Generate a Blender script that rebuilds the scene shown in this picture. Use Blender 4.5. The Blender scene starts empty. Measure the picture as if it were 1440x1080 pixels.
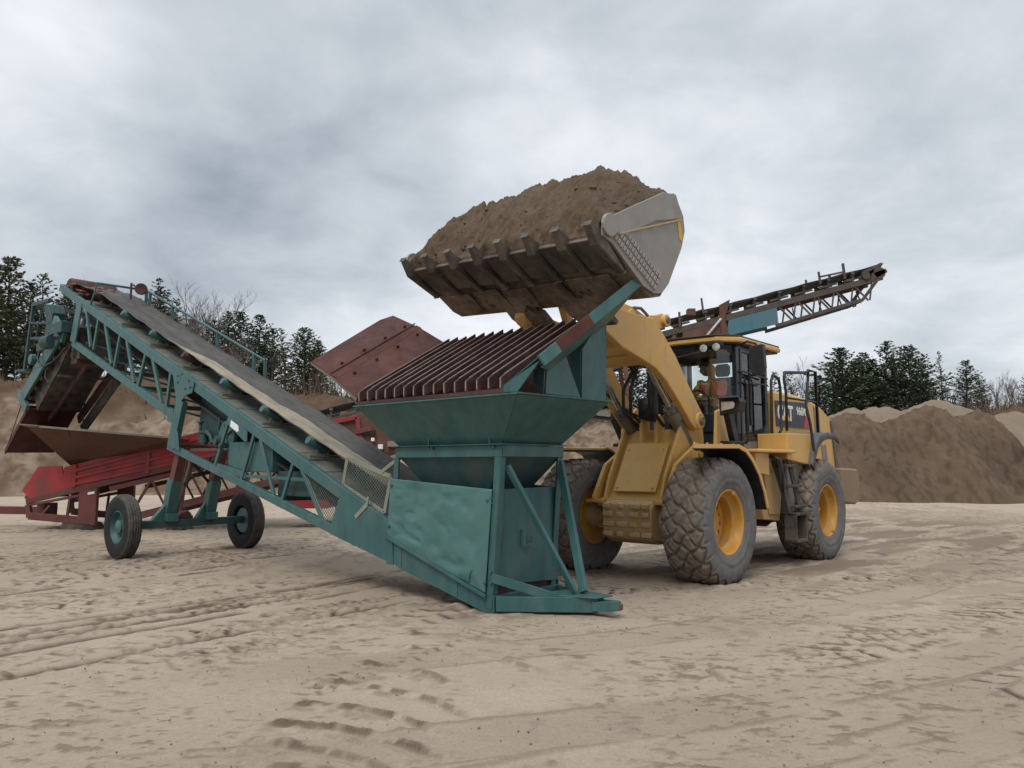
import bpy, bmesh, math, random
import numpy as np
from mathutils import Vector, Matrix
random.seed(7)
SC = bpy.context.scene
COL = SC.collection
R = math.radians

# ------------------------------------------------------------------ helpers
def tag(o, label=None, cat=None, group=None, kind=None):
    if label: o['label'] = label
    if cat: o['category'] = cat
    if group: o['group'] = group
    if kind: o['kind'] = kind
    return o

def empty(name, loc, rz=0.0):
    o = bpy.data.objects.new(name, None); COL.objects.link(o)
    o.location = loc; o.rotation_euler = (0, 0, rz); o.empty_display_size = .2
    return o

def V(p): return Vector(p)

class MB:
    """collects shapes into one mesh"""
    def __init__(s): s.v = []; s.f = []
    def add(s, vs, fs):
        n = len(s.v); s.v += [tuple(p) for p in vs]; s.f += [tuple(i + n for i in f) for f in fs]; return s
    def box(s, lo, hi):
        x0, y0, z0 = lo; x1, y1, z1 = hi
        return s.add([(x0,y0,z0),(x1,y0,z0),(x1,y1,z0),(x0,y1,z0),(x0,y0,z1),(x1,y0,z1),(x1,y1,z1),(x0,y1,z1)],
                     [(0,3,2,1),(4,5,6,7),(0,1,5,4),(1,2,6,5),(2,3,7,6),(3,0,4,7)])
    def prism(s, pts, vec):
        pts = [V(p) for p in pts]; vec = V(vec); n = len(pts)
        nrm = Vector((0,0,0))
        for i in range(n): nrm += pts[i].cross(pts[(i+1) % n])
        if nrm.dot(vec) < 0: pts = pts[::-1]
        return s.add(pts + [p + vec for p in pts],
                     [tuple(range(n))[::-1], tuple(range(n, 2*n))] + [(i, (i+1) % n, n + (i+1) % n, n + i) for i in range(n)])
    def plate(s, pts, t):
        pts = [V(p) for p in pts]; n = len(pts); nrm = Vector((0,0,0))
        for i in range(n): nrm += (pts[i]-pts[0]).cross(pts[(i+1) % n]-pts[0])
        nrm.normalize()
        return s.prism([p - nrm*t/2 for p in pts], nrm*t)
    def bar(s, p, q, w, h, up=(0,0,1)):
        p = V(p); q = V(q); d = (q-p).normalized(); u = V(up)
        side = d.cross(u)
        if side.length < 1e-4: side = d.cross(V((1,0,0)))
        side.normalize(); u = side.cross(d).normalized()
        a = side*w/2; b = u*h/2
        vs = [p-a-b, p+a-b, p+a+b, p-a+b, q-a-b, q+a-b, q+a+b, q-a+b]
        return s.add(vs, [(0,3,2,1)[::-1],(4,5,6,7)[::-1],(0,1,5,4)[::-1],(1,2,6,5)[::-1],(2,3,7,6)[::-1],(3,0,4,7)[::-1]])
    def chan(s, p, q, w, h, t=.012, side=1):
        """channel: web on one side, two flanges; w along the horizontal side vector"""
        p = V(p); q = V(q); d = (q-p).normalized(); sv = d.cross(V((0,0,1))).normalized()*side; u = V((0,0,1)); u = (u - d*u.dot(d)).normalized()
        s.bar(p, q, t, h, u)
        for k in (-1, 1):
            o = u*(k*(h/2 - t/2)) + sv*(w/2 + t/2)
            s.bar(p+o, q+o, w, t, u)
        return s
    def angle(s, p, q, w, t=.01, n1=(0,1,0), n2=(1,0,0)):
        p = V(p); q = V(q); n1 = V(n1); n2 = V(n2)
        s.prism([p, p+n1*w, p+n1*w+n2*t, p+n2*t], q-p)
        s.prism([p+n2*t, p+n2*w, p+n2*w+n1*t, p+n1*t+n2*t], q-p)
        return s
    def tube(s, pts, r, n=8, closed=False):
        pts = [V(p) for p in pts]; m = len(pts); base = len(s.v); vs = []; ref = None
        rr = r if isinstance(r, (list, tuple)) else [r]*m
        for i, p in enumerate(pts):
            a = pts[max(i-1,0)]; b = pts[min(i+1,m-1)]
            d = (b-a).normalized()
            if ref is None:
                ref = d.cross(V((0,0,1)))
                if ref.length < .1: ref = d.cross(V((1,0,0)))
            ref = (ref - d*ref.dot(d)).normalized(); o = d.cross(ref)
            k = 1.0
            if 0 < i < m-1:
                c = (pts[i]-pts[i-1]).normalized().dot((pts[i+1]-pts[i]).normalized())
                k = 1/max(.5, math.sqrt(max(.01,(1+c)/2)))
                k = min(k, 1.25)
            for j in range(n):
                t = 2*math.pi*j/n
                vs.append(p + (ref*math.cos(t) + o*math.sin(t))*rr[i]*k)
        fs = []
        for i in range(m-1):
            for j in range(n):
                fs.append((i*n+j, i*n+(j+1) % n, (i+1)*n+(j+1) % n, (i+1)*n+j))
        fs += [tuple(range(n))[::-1], tuple(range((m-1)*n, m*n))]
        return s.add(vs, fs)
    def cyl(s, p, q, r, r2=None, n=20):
        return s.tube([p, q], [r, r if r2 is None else r2], n)
    def lathe(s, prof, o, ax, n=32):
        """prof: (distance along axis, radius) list, not closed"""
        o = V(o); ax = V(ax).normalized(); e = ax.cross(V((0,0,1)))
        if e.length < .1: e = ax.cross(V((1,0,0)))
        e.normalize(); g = ax.cross(e); m = len(prof); vs = []
        for (d, r) in prof:
            for j in range(n):
                t = 2*math.pi*j/n
                vs.append(o + ax*d + (e*math.cos(t)+g*math.sin(t))*max(r, 1e-4))
        fs = [(i*n+j, i*n+(j+1) % n, (i+1)*n+(j+1) % n, (i+1)*n+j) for i in range(m-1) for j in range(n)]
        return s.add(vs, fs)
    def xf(s, M):
        s.v = [tuple(M @ V(p)) for p in s.v]; return s
    def build(s, name, mat, parent=None, bevel=0.0, smooth=False, loc=None):
        me = bpy.data.meshes.new(name); me.from_pydata(s.v, [], s.f); me.update()
        if smooth == 'auto' or smooth is True:
            me.polygons.foreach_set('use_smooth', [True]*len(me.polygons))
            if smooth == 'auto': me.set_sharp_from_angle(angle=R(35))
        me.materials.append(mat)
        o = bpy.data.objects.new(name, me); COL.objects.link(o)
        if loc: o.location = loc
        if parent is not None: o.parent = parent
        if bevel:
            b = o.modifiers.new('edges', 'BEVEL'); b.width = bevel; b.segments = 1; b.limit_method = 'ANGLE'; b.angle_limit = R(40)
            b.harden_normals = False
        return o

def np_mesh(name, P, F, mat, parent=None, smooth=True):
    me = bpy.data.meshes.new(name)
    me.vertices.add(len(P)); me.vertices.foreach_set('co', np.asarray(P, np.float32).ravel())
    F = np.asarray(F, np.int32); k = F.shape[1]
    me.loops.add(F.size); me.loops.foreach_set('vertex_index', F.ravel())
    me.polygons.add(len(F)); me.polygons.foreach_set('loop_start', np.arange(0, F.size, k, dtype=np.int32))
    me.polygons.foreach_set('loop_total', np.full(len(F), k, np.int32))
    me.polygons.foreach_set('use_smooth', np.full(len(F), smooth, bool))
    me.update(); me.validate()
    me.materials.append(mat)
    o = bpy.data.objects.new(name, me); COL.objects.link(o)
    if parent is not None: o.parent = parent
    return o

def grid_faces(nr, nc):
    i = np.arange(nr-1)[:, None]; j = np.arange(nc-1)[None, :]
    a = i*nc + j
    return np.stack([a, a+1, a+nc+1, a+nc], -1).reshape(-1, 4)

# value noise
def _h(i, j, s):
    v = np.sin(i*127.1 + j*311.7 + s*74.7)*43758.5453
    return v - np.floor(v)
def vn(x, y, s=0):
    i = np.floor(x); j = np.floor(y); u = x-i; v = y-j
    u = u*u*(3-2*u); v = v*v*(3-2*v)
    return (_h(i,j,s)*(1-u)+_h(i+1,j,s)*u)*(1-v) + (_h(i,j+1,s)*(1-u)+_h(i+1,j+1,s)*u)*v
def fbm(x, y, s=0, o=4):
    t = 0; a = .5; n = 0
    for k in range(o):
        t = t + a*vn(x*2**k + 13.7*k, y*2**k - 7.1*k, s+k); n += a; a *= .5
    return t/n - .5
def sst(a, b, x):
    t = np.clip((x-a)/(b-a), 0, 1); return t*t*(3-2*t)

# ------------------------------------------------------------------ materials
def nodes(name):
    m = bpy.data.materials.new(name); m.use_nodes = True
    nt = m.node_tree; return m, nt, nt.nodes['Principled BSDF']
def N(nt, t, **k):
    n = nt.nodes.new(t)
    for a, b in k.items(): setattr(n, a, b)
    return n
def noise(nt, co, scale, detail=6, rough=.6, stretch=None):
    if stretch:
        mp = N(nt, 'ShaderNodeMapping'); mp.inputs['Scale'].default_value = stretch
        nt.links.new(co, mp.inputs['Vector']); co = mp.outputs['Vector']
    n = N(nt, 'ShaderNodeTexNoise'); n.inputs['Scale'].default_value = scale
    n.inputs['Detail'].default_value = detail; n.inputs['Roughness'].default_value = rough
    nt.links.new(co, n.inputs['Vector']); return n.outputs['Fac']
def ramp(nt, fac, a, b, ca=(0,0,0,1), cb=(1,1,1,1)):
    r = N(nt, 'ShaderNodeValToRGB'); e = r.color_ramp.elements
    e[0].position = a; e[1].position = b; e[0].color = ca; e[1].color = cb
    nt.links.new(fac, r.inputs['Fac']); return r.outputs['Color']
def mix(nt, fac, a, b, mode='MIX'):
    n = N(nt, 'ShaderNodeMix', data_type='RGBA', blend_type=mode)
    for sock, v in ((n.inputs[0], fac), (n.inputs[6], a), (n.inputs[7], b)):
        if hasattr(v, 'links') or hasattr(v, 'is_linked'): nt.links.new(v, sock)
        else: sock.default_value = v if isinstance(v, float) else (*v, 1) if len(v) == 3 else v
    return n.outputs[2]
def bump(nt, bs, h, strength=.3, dist=.01, prev=None):
    b = N(nt, 'ShaderNodeBump'); b.inputs['Strength'].default_value = strength; b.inputs['Distance'].default_value = dist
    nt.links.new(h, b.inputs['Height'])
    if prev is not None: nt.links.new(prev, b.inputs['Normal'])
    nt.links.new(b.outputs['Normal'], bs.inputs['Normal']); return b.outputs['Normal']

def mat(name, col, rough=.6, metal=0.0, var=.25, scale=3.0, dirt=None, amt=.5, dscale=2.0, soft=.12, spots=None, sp_amt=.68, sp_scale=14.0,
        bmp=.15, bscale=30.0, bdist=.006, bdet=8, runs=None, run_amt=.62, stretch=None, spec=.4):
    m, nt, bs = nodes(name)
    co = N(nt, 'ShaderNodeTexCoord').outputs['Object']
    n1 = noise(nt, co, scale, 8, .65, stretch)
    lo = tuple(c*(1-var) for c in col); hi = tuple(min(1, c*(1+var)) for c in col)
    c = ramp(nt, n1, .3, .7, (*lo,1), (*hi,1))
    rg = None
    if dirt:
        n2 = noise(nt, co, dscale, 10, .7, stretch)
        mk = ramp(nt, n2, 1-amt-soft, 1-amt+soft)
        c = mix(nt, mk, c, dirt)
    if spots:
        n3 = noise(nt, co, sp_scale, 6, .75)
        mk2 = ramp(nt, n3, sp_amt, sp_amt+.06)
        c = mix(nt, mk2, c, spots)
    if runs:
        n4 = noise(nt, co, 7, 6, .7, (1.6, 1.6, .16)); c = mix(nt, ramp(nt, n4, run_amt, run_amt+.10), c, runs)
    nt.links.new(c, bs.inputs['Base Color'])
    r = ramp(nt, noise(nt, co, scale*2.3, 5), .3, .7, (rough*.8,)*3+(1,), (min(1,rough*1.2),)*3+(1,))
    nt.links.new(r, bs.inputs['Roughness'])
    bs.inputs['Metallic'].default_value = metal
    bs.inputs['Specular IOR Level'].default_value = spec
    if bmp: bump(nt, bs, noise(nt, co, bscale, bdet, .7 if bdet > 3 else .4), bmp, bdist)
    return m

SANDC = (.30,.235,.165)
M = {}
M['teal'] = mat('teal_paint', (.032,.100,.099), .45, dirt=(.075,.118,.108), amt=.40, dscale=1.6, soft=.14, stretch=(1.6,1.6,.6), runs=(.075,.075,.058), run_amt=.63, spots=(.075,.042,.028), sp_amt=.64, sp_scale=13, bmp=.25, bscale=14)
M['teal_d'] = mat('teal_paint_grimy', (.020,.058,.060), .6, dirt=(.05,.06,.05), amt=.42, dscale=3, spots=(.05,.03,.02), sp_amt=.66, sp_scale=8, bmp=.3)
M['deck'] = mat('deck_boards', (.085,.115,.105), .75, dirt=(.17,.16,.13), amt=.5, dscale=3, bmp=.3)
M['rust'] = mat('rust_plate', (.062,.023,.019), .7, var=.35, scale=2.5, spec=.2, dirt=(.105,.042,.027), amt=.38, dscale=1.6, soft=.2, bmp=.3, bscale=22)
M['rustd'] = mat('dark_rust', (.055,.026,.022), .75, var=.4, scale=4, dirt=(.10,.05,.035), amt=.35, dscale=3, bmp=.4)
M['rustbar'] = mat('rusty_bar', (.050,.022,.019), .6, var=.4, scale=4, dirt=(.11,.062,.05), amt=.4, dscale=5, bmp=.3)
M['rustedge'] = mat('worn_bar_edge', (.24,.19,.16), .5, var=.3, scale=8, metal=.2)
M['rustorange'] = mat('orange_rust', (.10,.043,.023), .75, var=.35, scale=1.5, dirt=(.08,.048,.032), amt=.48, dscale=1.1, soft=.2, bmp=.3)
M['brown'] = mat('brown_rust', (.10,.05,.035), .75, var=.3, scale=2, bmp=.3)
M['grayrust'] = mat('weathered_steel', (.13,.115,.10), .7, var=.3, scale=5, dirt=(.10,.06,.045), amt=.4, dscale=3)
M['red'] = mat('red_paint', (.30,.022,.026), .5, var=.3, scale=2, dirt=(.10,.045,.036), amt=.40, dscale=1.4, soft=.15, bmp=.2)
M['redbrown'] = mat('dull_red_paint', (.115,.034,.03), .65, var=.35, scale=2, dirt=(.085,.06,.046), amt=.42, dscale=1.6, bmp=.3)
M['yellow'] = mat('yellow_paint', (.57,.325,.072), .45, var=.12, scale=1.5, dirt=(.42,.285,.14), amt=.42, dscale=1.6, soft=.22, runs=(.30,.20,.10), run_amt=.60, spots=(.13,.075,.035), sp_amt=.67, sp_scale=10, bmp=.08, bscale=10)
M['yellow_d'] = mat('dusty_yellow_casting', (.48,.30,.12), .65, var=.2, scale=3, dirt=(.37,.27,.17), amt=.5, dscale=3, soft=.2, bmp=.4, bscale=25)
M['yrim'] = mat('yellow_rim', (.45,.22,.03), .45, var=.2, scale=4, dirt=(.30,.22,.13), amt=.38, dscale=5, bmp=.1)
M['black'] = mat('black_plastic', (.016,.017,.019), .5, var=.3, scale=4, dirt=(.06,.055,.048), amt=.3, dscale=5, bmp=.1)
M['navy'] = mat('dark_cab_paint', (.009,.013,.018), .35, var=.2, scale=3, dirt=(.05,.05,.05), amt=.28, dscale=3, bmp=.03)
M['fend'] = mat('grey_fender', (.075,.078,.08), .6, var=.2, scale=4, dirt=(.16,.14,.11), amt=.4, dscale=3)
M['greypanel'] = mat('dusty_grey_panel', (.15,.14,.125), .75, var=.25, scale=4, dirt=(.24,.20,.15), amt=.5, dscale=3)
M['under'] = mat('dark_undercarriage', (.03,.03,.028), .8, var=.3, scale=4, dirt=(.12,.095,.07), amt=.45, dscale=3, bmp=.3)
M['steel'] = mat('scraped_steel', (.255,.25,.24), .5, metal=.25, var=.18, scale=3, dirt=(.26,.225,.18), amt=.42, dscale=2.2, soft=.22, bmp=.15)
M['bucketb'] = mat('dirty_bucket_steel', (.105,.072,.052), .8, metal=.0, var=.35, scale=3, dirt=(.23,.17,.12), amt=.47, dscale=1.5, soft=.08, spots=(.032,.018,.012), sp_amt=.57, sp_scale=2.6, bmp=.35)
M['edge'] = mat('cutting_edge_steel', (.085,.072,.062), .5, metal=.35, var=.35, scale=4, dirt=(.16,.125,.095), amt=.42, dscale=4)
M['chrome'] = mat('cylinder_rod', (.42,.42,.42), .25, metal=.8, var=.1, dirt=(.25,.22,.18), amt=.35, dscale=6, bmp=0)
M['cyl'] = mat('dusty_cylinder', (.12,.112,.10), .65, metal=.1, var=.25, scale=5, dirt=(.20,.17,.13), amt=.45, dscale=4)
M['hose'] = mat('hose_rubber', (.018,.018,.018), .5, bmp=0)
M['belt'] = mat('belt_rubber', (.055,.054,.054), .85, var=.25, scale=5, dirt=(.11,.104,.094), amt=.45, dscale=2, soft=.2, stretch=(.15,4,1), bmp=.1, spec=.12)
M['sandbelt'] = mat('belt_sand', (.285,.24,.175), .95, var=.2, scale=6, dirt=(.16,.135,.105), amt=.47, dscale=3, bmp=.6, bscale=60, stretch=(.3,2,2))
M['mesh'] = mat('guard_frame', (.20,.215,.17), .6, var=.2)
M['wire'] = mat('guard_wire', (.10,.12,.10), .6, var=.3)
M['darksteel'] = mat('dark_weathered_steel', (.060,.053,.047), .7, var=.35, scale=5, dirt=(.10,.065,.045), amt=.4, dscale=3)
M['white'] = mat('sticker_white', (.72,.72,.72), .5, var=.05, bmp=0)
M['decalblack'] = mat('decal_black', (.02,.021,.023), .4, var=.1, bmp=0)
M['decalred'] = mat('decal_red', (.35,.02,.03), .4, var=.1, bmp=0)
M['decalyel'] = mat('decal_yellow', (.62,.34,.02), .4, var=.05, bmp=0)
M['orange'] = mat('hi_vis_orange', (.92,.15,.05), .8, var=.12, scale=8, bmp=.4, bscale=18, bdist=.02)
M['lime'] = mat('hi_vis_band', (.42,.60,.16), .6, var=.1, bmp=.1)
M['skin'] = mat('skin', (.36,.20,.14), .55, var=.08, bmp=0)
M['hair'] = mat('dark_hair', (.03,.022,.016), .7, var=.2)
M['denim'] = mat('work_trousers', (.035,.04,.055), .85, var=.2)
M['seat'] = mat('seat_fabric', (.03,.03,.032), .85, var=.2)
M['bark'] = mat('bark', (.085,.068,.055), .9, var=.3, scale=2, bmp=.4)
M['twig'] = mat('twig', (.115,.092,.08), .9, var=.25, scale=.6, bmp=0)
M['birch'] = mat('pale_twig', (.17,.15,.135), .9, var=.25, scale=.6, bmp=0)
M['teal2'] = mat('blue_teal_panel', (.055,.145,.185), .5, var=.15, scale=1, dirt=(.08,.12,.13), amt=.4, dscale=1, bmp=.1)
M['roofblk'] = mat('roof_seal', (.02,.018,.016), .6)

def foliage(name, a, b):
    m, nt, bs = nodes(name)
    co = N(nt, 'ShaderNodeTexCoord').outputs['Object']
    c = ramp(nt, noise(nt, co, 1.3, 4), .35, .68, (*a,1), (*b,1))
    nt.links.new(c, bs.inputs['Base Color']); bs.inputs['Roughness'].default_value = .8
    bs.inputs['Specular IOR Level'].default_value = .15
    return m
M['pine_a'] = foliage('pine_needles', (.050,.070,.040), (.145,.175,.10))
M['pine_b'] = foliage('olive_needles', (.070,.076,.045), (.18,.175,.11))
M['pine_c'] = foliage('blue_green_needles', (.045,.065,.045), (.12,.15,.10))
M['brush'] = foliage('dry_brush', (.085,.060,.042), (.18,.135,.088))

def glass_mat(name, tint, refl=.9):
    m = bpy.data.materials.new(name); m.use_nodes = True; nt = m.node_tree
    for n in list(nt.nodes): nt.nodes.remove(n)
    out = N(nt, 'ShaderNodeOutputMaterial'); mx = N(nt, 'ShaderNodeMixShader'); tr = N(nt, 'ShaderNodeBsdfTransparent'); gl = N(nt, 'ShaderNodeBsdfGlossy')
    tr.inputs['Color'].default_value = (*tint, 1); gl.inputs['Roughness'].default_value = .03; gl.inputs['Color'].default_value = (refl,)*3+(1,)
    fr = N(nt, 'ShaderNodeFresnel'); fr.inputs['IOR'].default_value = 1.55
    co = N(nt, 'ShaderNodeTexCoord').outputs['Object']
    du = N(nt, 'ShaderNodeBsdfDiffuse'); du.inputs['Color'].default_value = (.35,.32,.28,1)
    m2 = N(nt, 'ShaderNodeMixShader')
    dm = ramp(nt, noise(nt, co, 2.5, 8, .7), .35, .75, (.0,.0,.0,1), (.03,.03,.03,1))
    nt.links.new(fr.outputs[0], mx.inputs[0]); nt.links.new(tr.outputs[0], mx.inputs[1]); nt.links.new(gl.outputs[0], mx.inputs[2])
    nt.links.new(dm, m2.inputs[0]); nt.links.new(mx.outputs[0], m2.inputs[1]); nt.links.new(du.outputs[0], m2.inputs[2])
    nt.links.new(m2.outputs[0], out.inputs[0]); return m
M['glass'] = glass_mat('tinted_glass', (.96,.985,.975))
M['lens'] = mat('lamp_lens', (.55,.55,.53), .12, var=.3, scale=20, metal=.5, bmp=0)

def tyre_mat(name, tread_r, dust, rubber, side):
    m, nt, bs = nodes(name)
    co = N(nt, 'ShaderNodeTexCoord').outputs['Object']
    sp = N(nt, 'ShaderNodeSeparateXYZ'); nt.links.new(co, sp.inputs[0])
    cb = N(nt, 'ShaderNodeCombineXYZ'); nt.links.new(sp.outputs[0], cb.inputs[0]); nt.links.new(sp.outputs[2], cb.inputs[2])
    ln = N(nt, 'ShaderNodeVectorMath', operation='LENGTH'); nt.links.new(cb.outputs[0], ln.inputs[0])
    k = ramp(nt, ln.outputs['Value'], tread_r, tread_r*1.07)
    n1 = noise(nt, co, 7, 8, .7)
    sidec = ramp(nt, n1, .3, .7, tuple(c*.75 for c in side)+(1,), tuple(c*1.25 for c in side)+(1,))
    dm = ramp(nt, noise(nt, co, 9, 8, .75), .35, .62)
    tr = mix(nt, dm, rubber, dust)
    c = mix(nt, k, sidec, tr)
    nt.links.new(c, bs.inputs['Base Color']); bs.inputs['Roughness'].default_value = .85; bs.inputs['Specular IOR Level'].default_value = .25
    bump(nt, bs, noise(nt, co, 45, 6), .3, .006)
    return m
M['tyre'] = tyre_mat('loader_tyre_rubber', .77, (.20,.16,.125), (.080,.067,.055), (.125,.120,.116))
M['tyre2'] = tyre_mat('trailer_tyre_rubber', .49, (.085,.078,.070), (.030,.029,.028), (.019,.019,.020))

def sand_mat(name, c1, c2, c3, attr=None, moist=(.15,.11,.08), s=1.0, bs_=.6, layers=False):
    m, nt, bs = nodes(name)
    co = N(nt, 'ShaderNodeTexCoord').outputs['Object']
    a = noise(nt, co, .35*s, 8, .6); b = noise(nt, co, 2.1*s, 8, .7); d = noise(nt, co, 38*s, 4, .8)
    c = ramp(nt, a, .3, .7, (*c1,1), (*c2,1))
    c = mix(nt, ramp(nt, b, .44, .70), c, c3)
    if attr:
        at = N(nt, 'ShaderNodeAttribute', attribute_name=attr)
        c = mix(nt, at.outputs['Fac'], c, moist)
    gr = ramp(nt, d, .25, .75, (.80,.80,.80,1), (1.18,1.17,1.15,1))
    c = mix(nt, 1.0, c, gr, 'MULTIPLY')
    nt.links.new(c, bs.inputs['Base Color']); bs.inputs['Roughness'].default_value = .95; bs.inputs['Specular IOR Level'].default_value = .12
    p = bump(nt, bs, noise(nt, co, 9*s, 10, .8), bs_, .05)
    bump(nt, bs, noise(nt, co, 110*s, 4, .7), bs_*.7, .006, p)
    return m
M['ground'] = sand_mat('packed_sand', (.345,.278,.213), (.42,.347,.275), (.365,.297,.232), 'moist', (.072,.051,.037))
M['bank'] = sand_mat('bank_sand', (.18,.132,.094), (.27,.21,.155), (.135,.097,.068), 'moist', (.095,.062,.040), s=.7, bs_=1)
M['pile'] = sand_mat('moist_pile_sand', (.108,.075,.052), (.145,.105,.075), (.130,.093,.066), 'moist', (.066,.044,.030), s=.8, bs_=1.0)
M['heap'] = sand_mat('pale_heap_sand', (.19,.148,.108), (.25,.20,.152), (.17,.13,.096), None, s=.8, bs_=.9)
M['load'] = sand_mat('bucket_load_sand', (.130,.093,.064), (.195,.147,.105), (.110,.078,.054), None, s=1.6, bs_=1.0)
M['clod'] = mat('clods', (.20,.16,.125), .95, var=.45, scale=1.2, bmp=.3)
# ------------------------------------------------------------------ camera, world, sun
F_PX, CAM_H, PITCH = 1082.0, 1.6, math.atan(115/1082.)
cam = bpy.data.cameras.new('camera'); co_ = bpy.data.objects.new('camera', cam); COL.objects.link(co_)
co_.location = (0, 0, CAM_H); co_.rotation_euler = (math.pi/2 + PITCH, 0, 0)
cam.sensor_fit = 'HORIZONTAL'; cam.sensor_width = 36; cam.lens = F_PX/1440*36; cam.clip_end = 3000
SC.camera = co_
SC.view_settings.view_transform = 'Standard'; SC.view_settings.look = 'None'; SC.view_settings.gamma = 1; SC.view_settings.exposure = .48

SUN_EL, SUN_AZ = 52, 205          # degrees; azimuth from +Y towards +X
sd = Vector((math.sin(R(SUN_AZ))*math.cos(R(SUN_EL)), math.cos(R(SUN_AZ))*math.cos(R(SUN_EL)), math.sin(R(SUN_EL))))
sun = bpy.data.lights.new('sun', 'SUN'); so = bpy.data.objects.new('sun', sun); COL.objects.link(so)
sun.energy = 1.35; sun.angle = R(24); sun.color = (1, .95, .88)
so.rotation_euler = sd.to_track_quat('Z', 'Y').to_euler(); so.location = (-10, -20, 40)

w = bpy.data.worlds.new('World'); SC.world = w; w.use_nodes = True; nt = w.node_tree
bg = nt.nodes['Background']; STR = .1; bg.inputs['Strength'].default_value = STR
sky = N(nt, 'ShaderNodeTexSky', sky_type='NISHITA'); sky.sun_disc = False; sky.sun_elevation = R(SUN_EL); sky.sun_rotation = R(SUN_AZ)
tc = N(nt, 'ShaderNodeTexCoord'); gen = tc.outputs['Generated']
sp = N(nt, 'ShaderNodeSeparateXYZ'); nt.links.new(gen, sp.inputs[0])
def mth(op, a, b=None, c=None):
    n = N(nt, 'ShaderNodeMath', operation=op)
    for i, v in enumerate((a, b, c)):
        if v is None: continue
        if isinstance(v, (int, float)): n.inputs[i].default_value = v
        else: nt.links.new(v, n.inputs[i])
    return n.outputs[0]
zc = mth('MAXIMUM', sp.outputs[2], 0.0)
den = mth('ADD', zc, .28)
cb = N(nt, 'ShaderNodeCombineXYZ')
nt.links.new(mth('DIVIDE', sp.outputs[0], den), cb.inputs[0]); nt.links.new(mth('DIVIDE', sp.outputs[1], den), cb.inputs[1])
pv = cb.outputs[0]
def wn(scale, detail, rough, off, dist=0.0):
    mp = N(nt, 'ShaderNodeMapping'); mp.inputs['Location'].default_value = off; nt.links.new(pv, mp.inputs['Vector'])
    n = N(nt, 'ShaderNodeTexNoise'); n.inputs['Scale'].default_value = scale; n.inputs['Detail'].default_value = detail; n.inputs['Roughness'].default_value = rough
    n.inputs['Distortion'].default_value = dist
    nt.links.new(mp.outputs[0], n.inputs['Vector']); return n.outputs['Fac']
big = wn(1.1, 3, .5, (3.1, 1.7, 0), .3); mid = wn(3.6, 7, .56, (.4, 5.2, 0), .25)
dens = mth('ADD', mth('MULTIPLY', big, .55), mth('MULTIPLY', mid, .45))
# soft cloud masses: (direction px,py as seen in the photo -> world direction), radius, darkness
def dirpx(px, py):
    u = (px-720)/F_PX; v = (540-py)/F_PX; c, s = math.cos(PITCH), math.sin(PITCH)
    return Vector((u, c - s*v, s + c*v)).normalized()
def blob(px, py, rad, amt, prev):
    d = dirpx(px, py)
    n = N(nt, 'ShaderNodeVectorMath', operation='DISTANCE'); nt.links.new(gen, n.inputs[0]); n.inputs[1].default_value = d
    g = mth('POWER', 2.718, mth('MULTIPLY', mth('POWER', mth('DIVIDE', n.outputs['Value'], rad), 2.0), -1.0))
    return mth('ADD', prev, mth('MULTIPLY', g, amt))
for px, py, rad, amt in ((340,345,.17,-.07),(500,330,.13,-.06),(200,330,.12,-.04),(250,100,.2,-.015),(620,120,.28,-.04),(1050,90,.25,-.07),(300,150,.2,-.05),(1330,130,.2,-.04),
                         (20,170,.12,.16),(60,60,.2,.05),(150,260,.08,.06),(450,450,.13,.08),(640,450,.14,.09),(1000,420,.14,.07),(1010,240,.14,.08),(1200,290,.14,.08),(700,210,.12,.06),(1240,40,.1,.05),(120,390,.1,-.05),(1400,330,.12,-.03)):
    dens = blob(px, py, rad, amt, dens)
r = N(nt, 'ShaderNodeValToRGB'); cr = r.color_ramp
cr.elements[0].position = .22; cr.elements[0].color = (.25,.285,.325,1)
cr.elements[1].position = .71; cr.elements[1].color = (.72,.745,.77,1)
e = cr.elements.new(.47); e.color = (.455,.49,.53,1)
nt.links.new(dens, r.inputs['Fac'])
# an overcast sky is brighter overhead than at the horizon
zen = mth('ADD', 1.0, mth('MULTIPLY', mth('SMOOTH_MIN', mth('MAXIMUM', mth('SUBTRACT', sp.outputs[2], .55), 0.0), .5, .1), 3.2))
sc = N(nt, 'ShaderNodeVectorMath', operation='SCALE'); nt.links.new(r.outputs['Color'], sc.inputs[0]); nt.links.new(mth('MULTIPLY', zen, 1/STR), sc.inputs['Scale'])
mxs = N(nt, 'ShaderNodeMix', data_type='RGBA'); mxs.inputs[0].default_value = .96
nt.links.new(sky.outputs[0], mxs.inputs[6]); nt.links.new(sc.outputs[0], mxs.inputs[7])
nt.links.new(mxs.outputs[2], bg.inputs['Color'])

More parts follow.
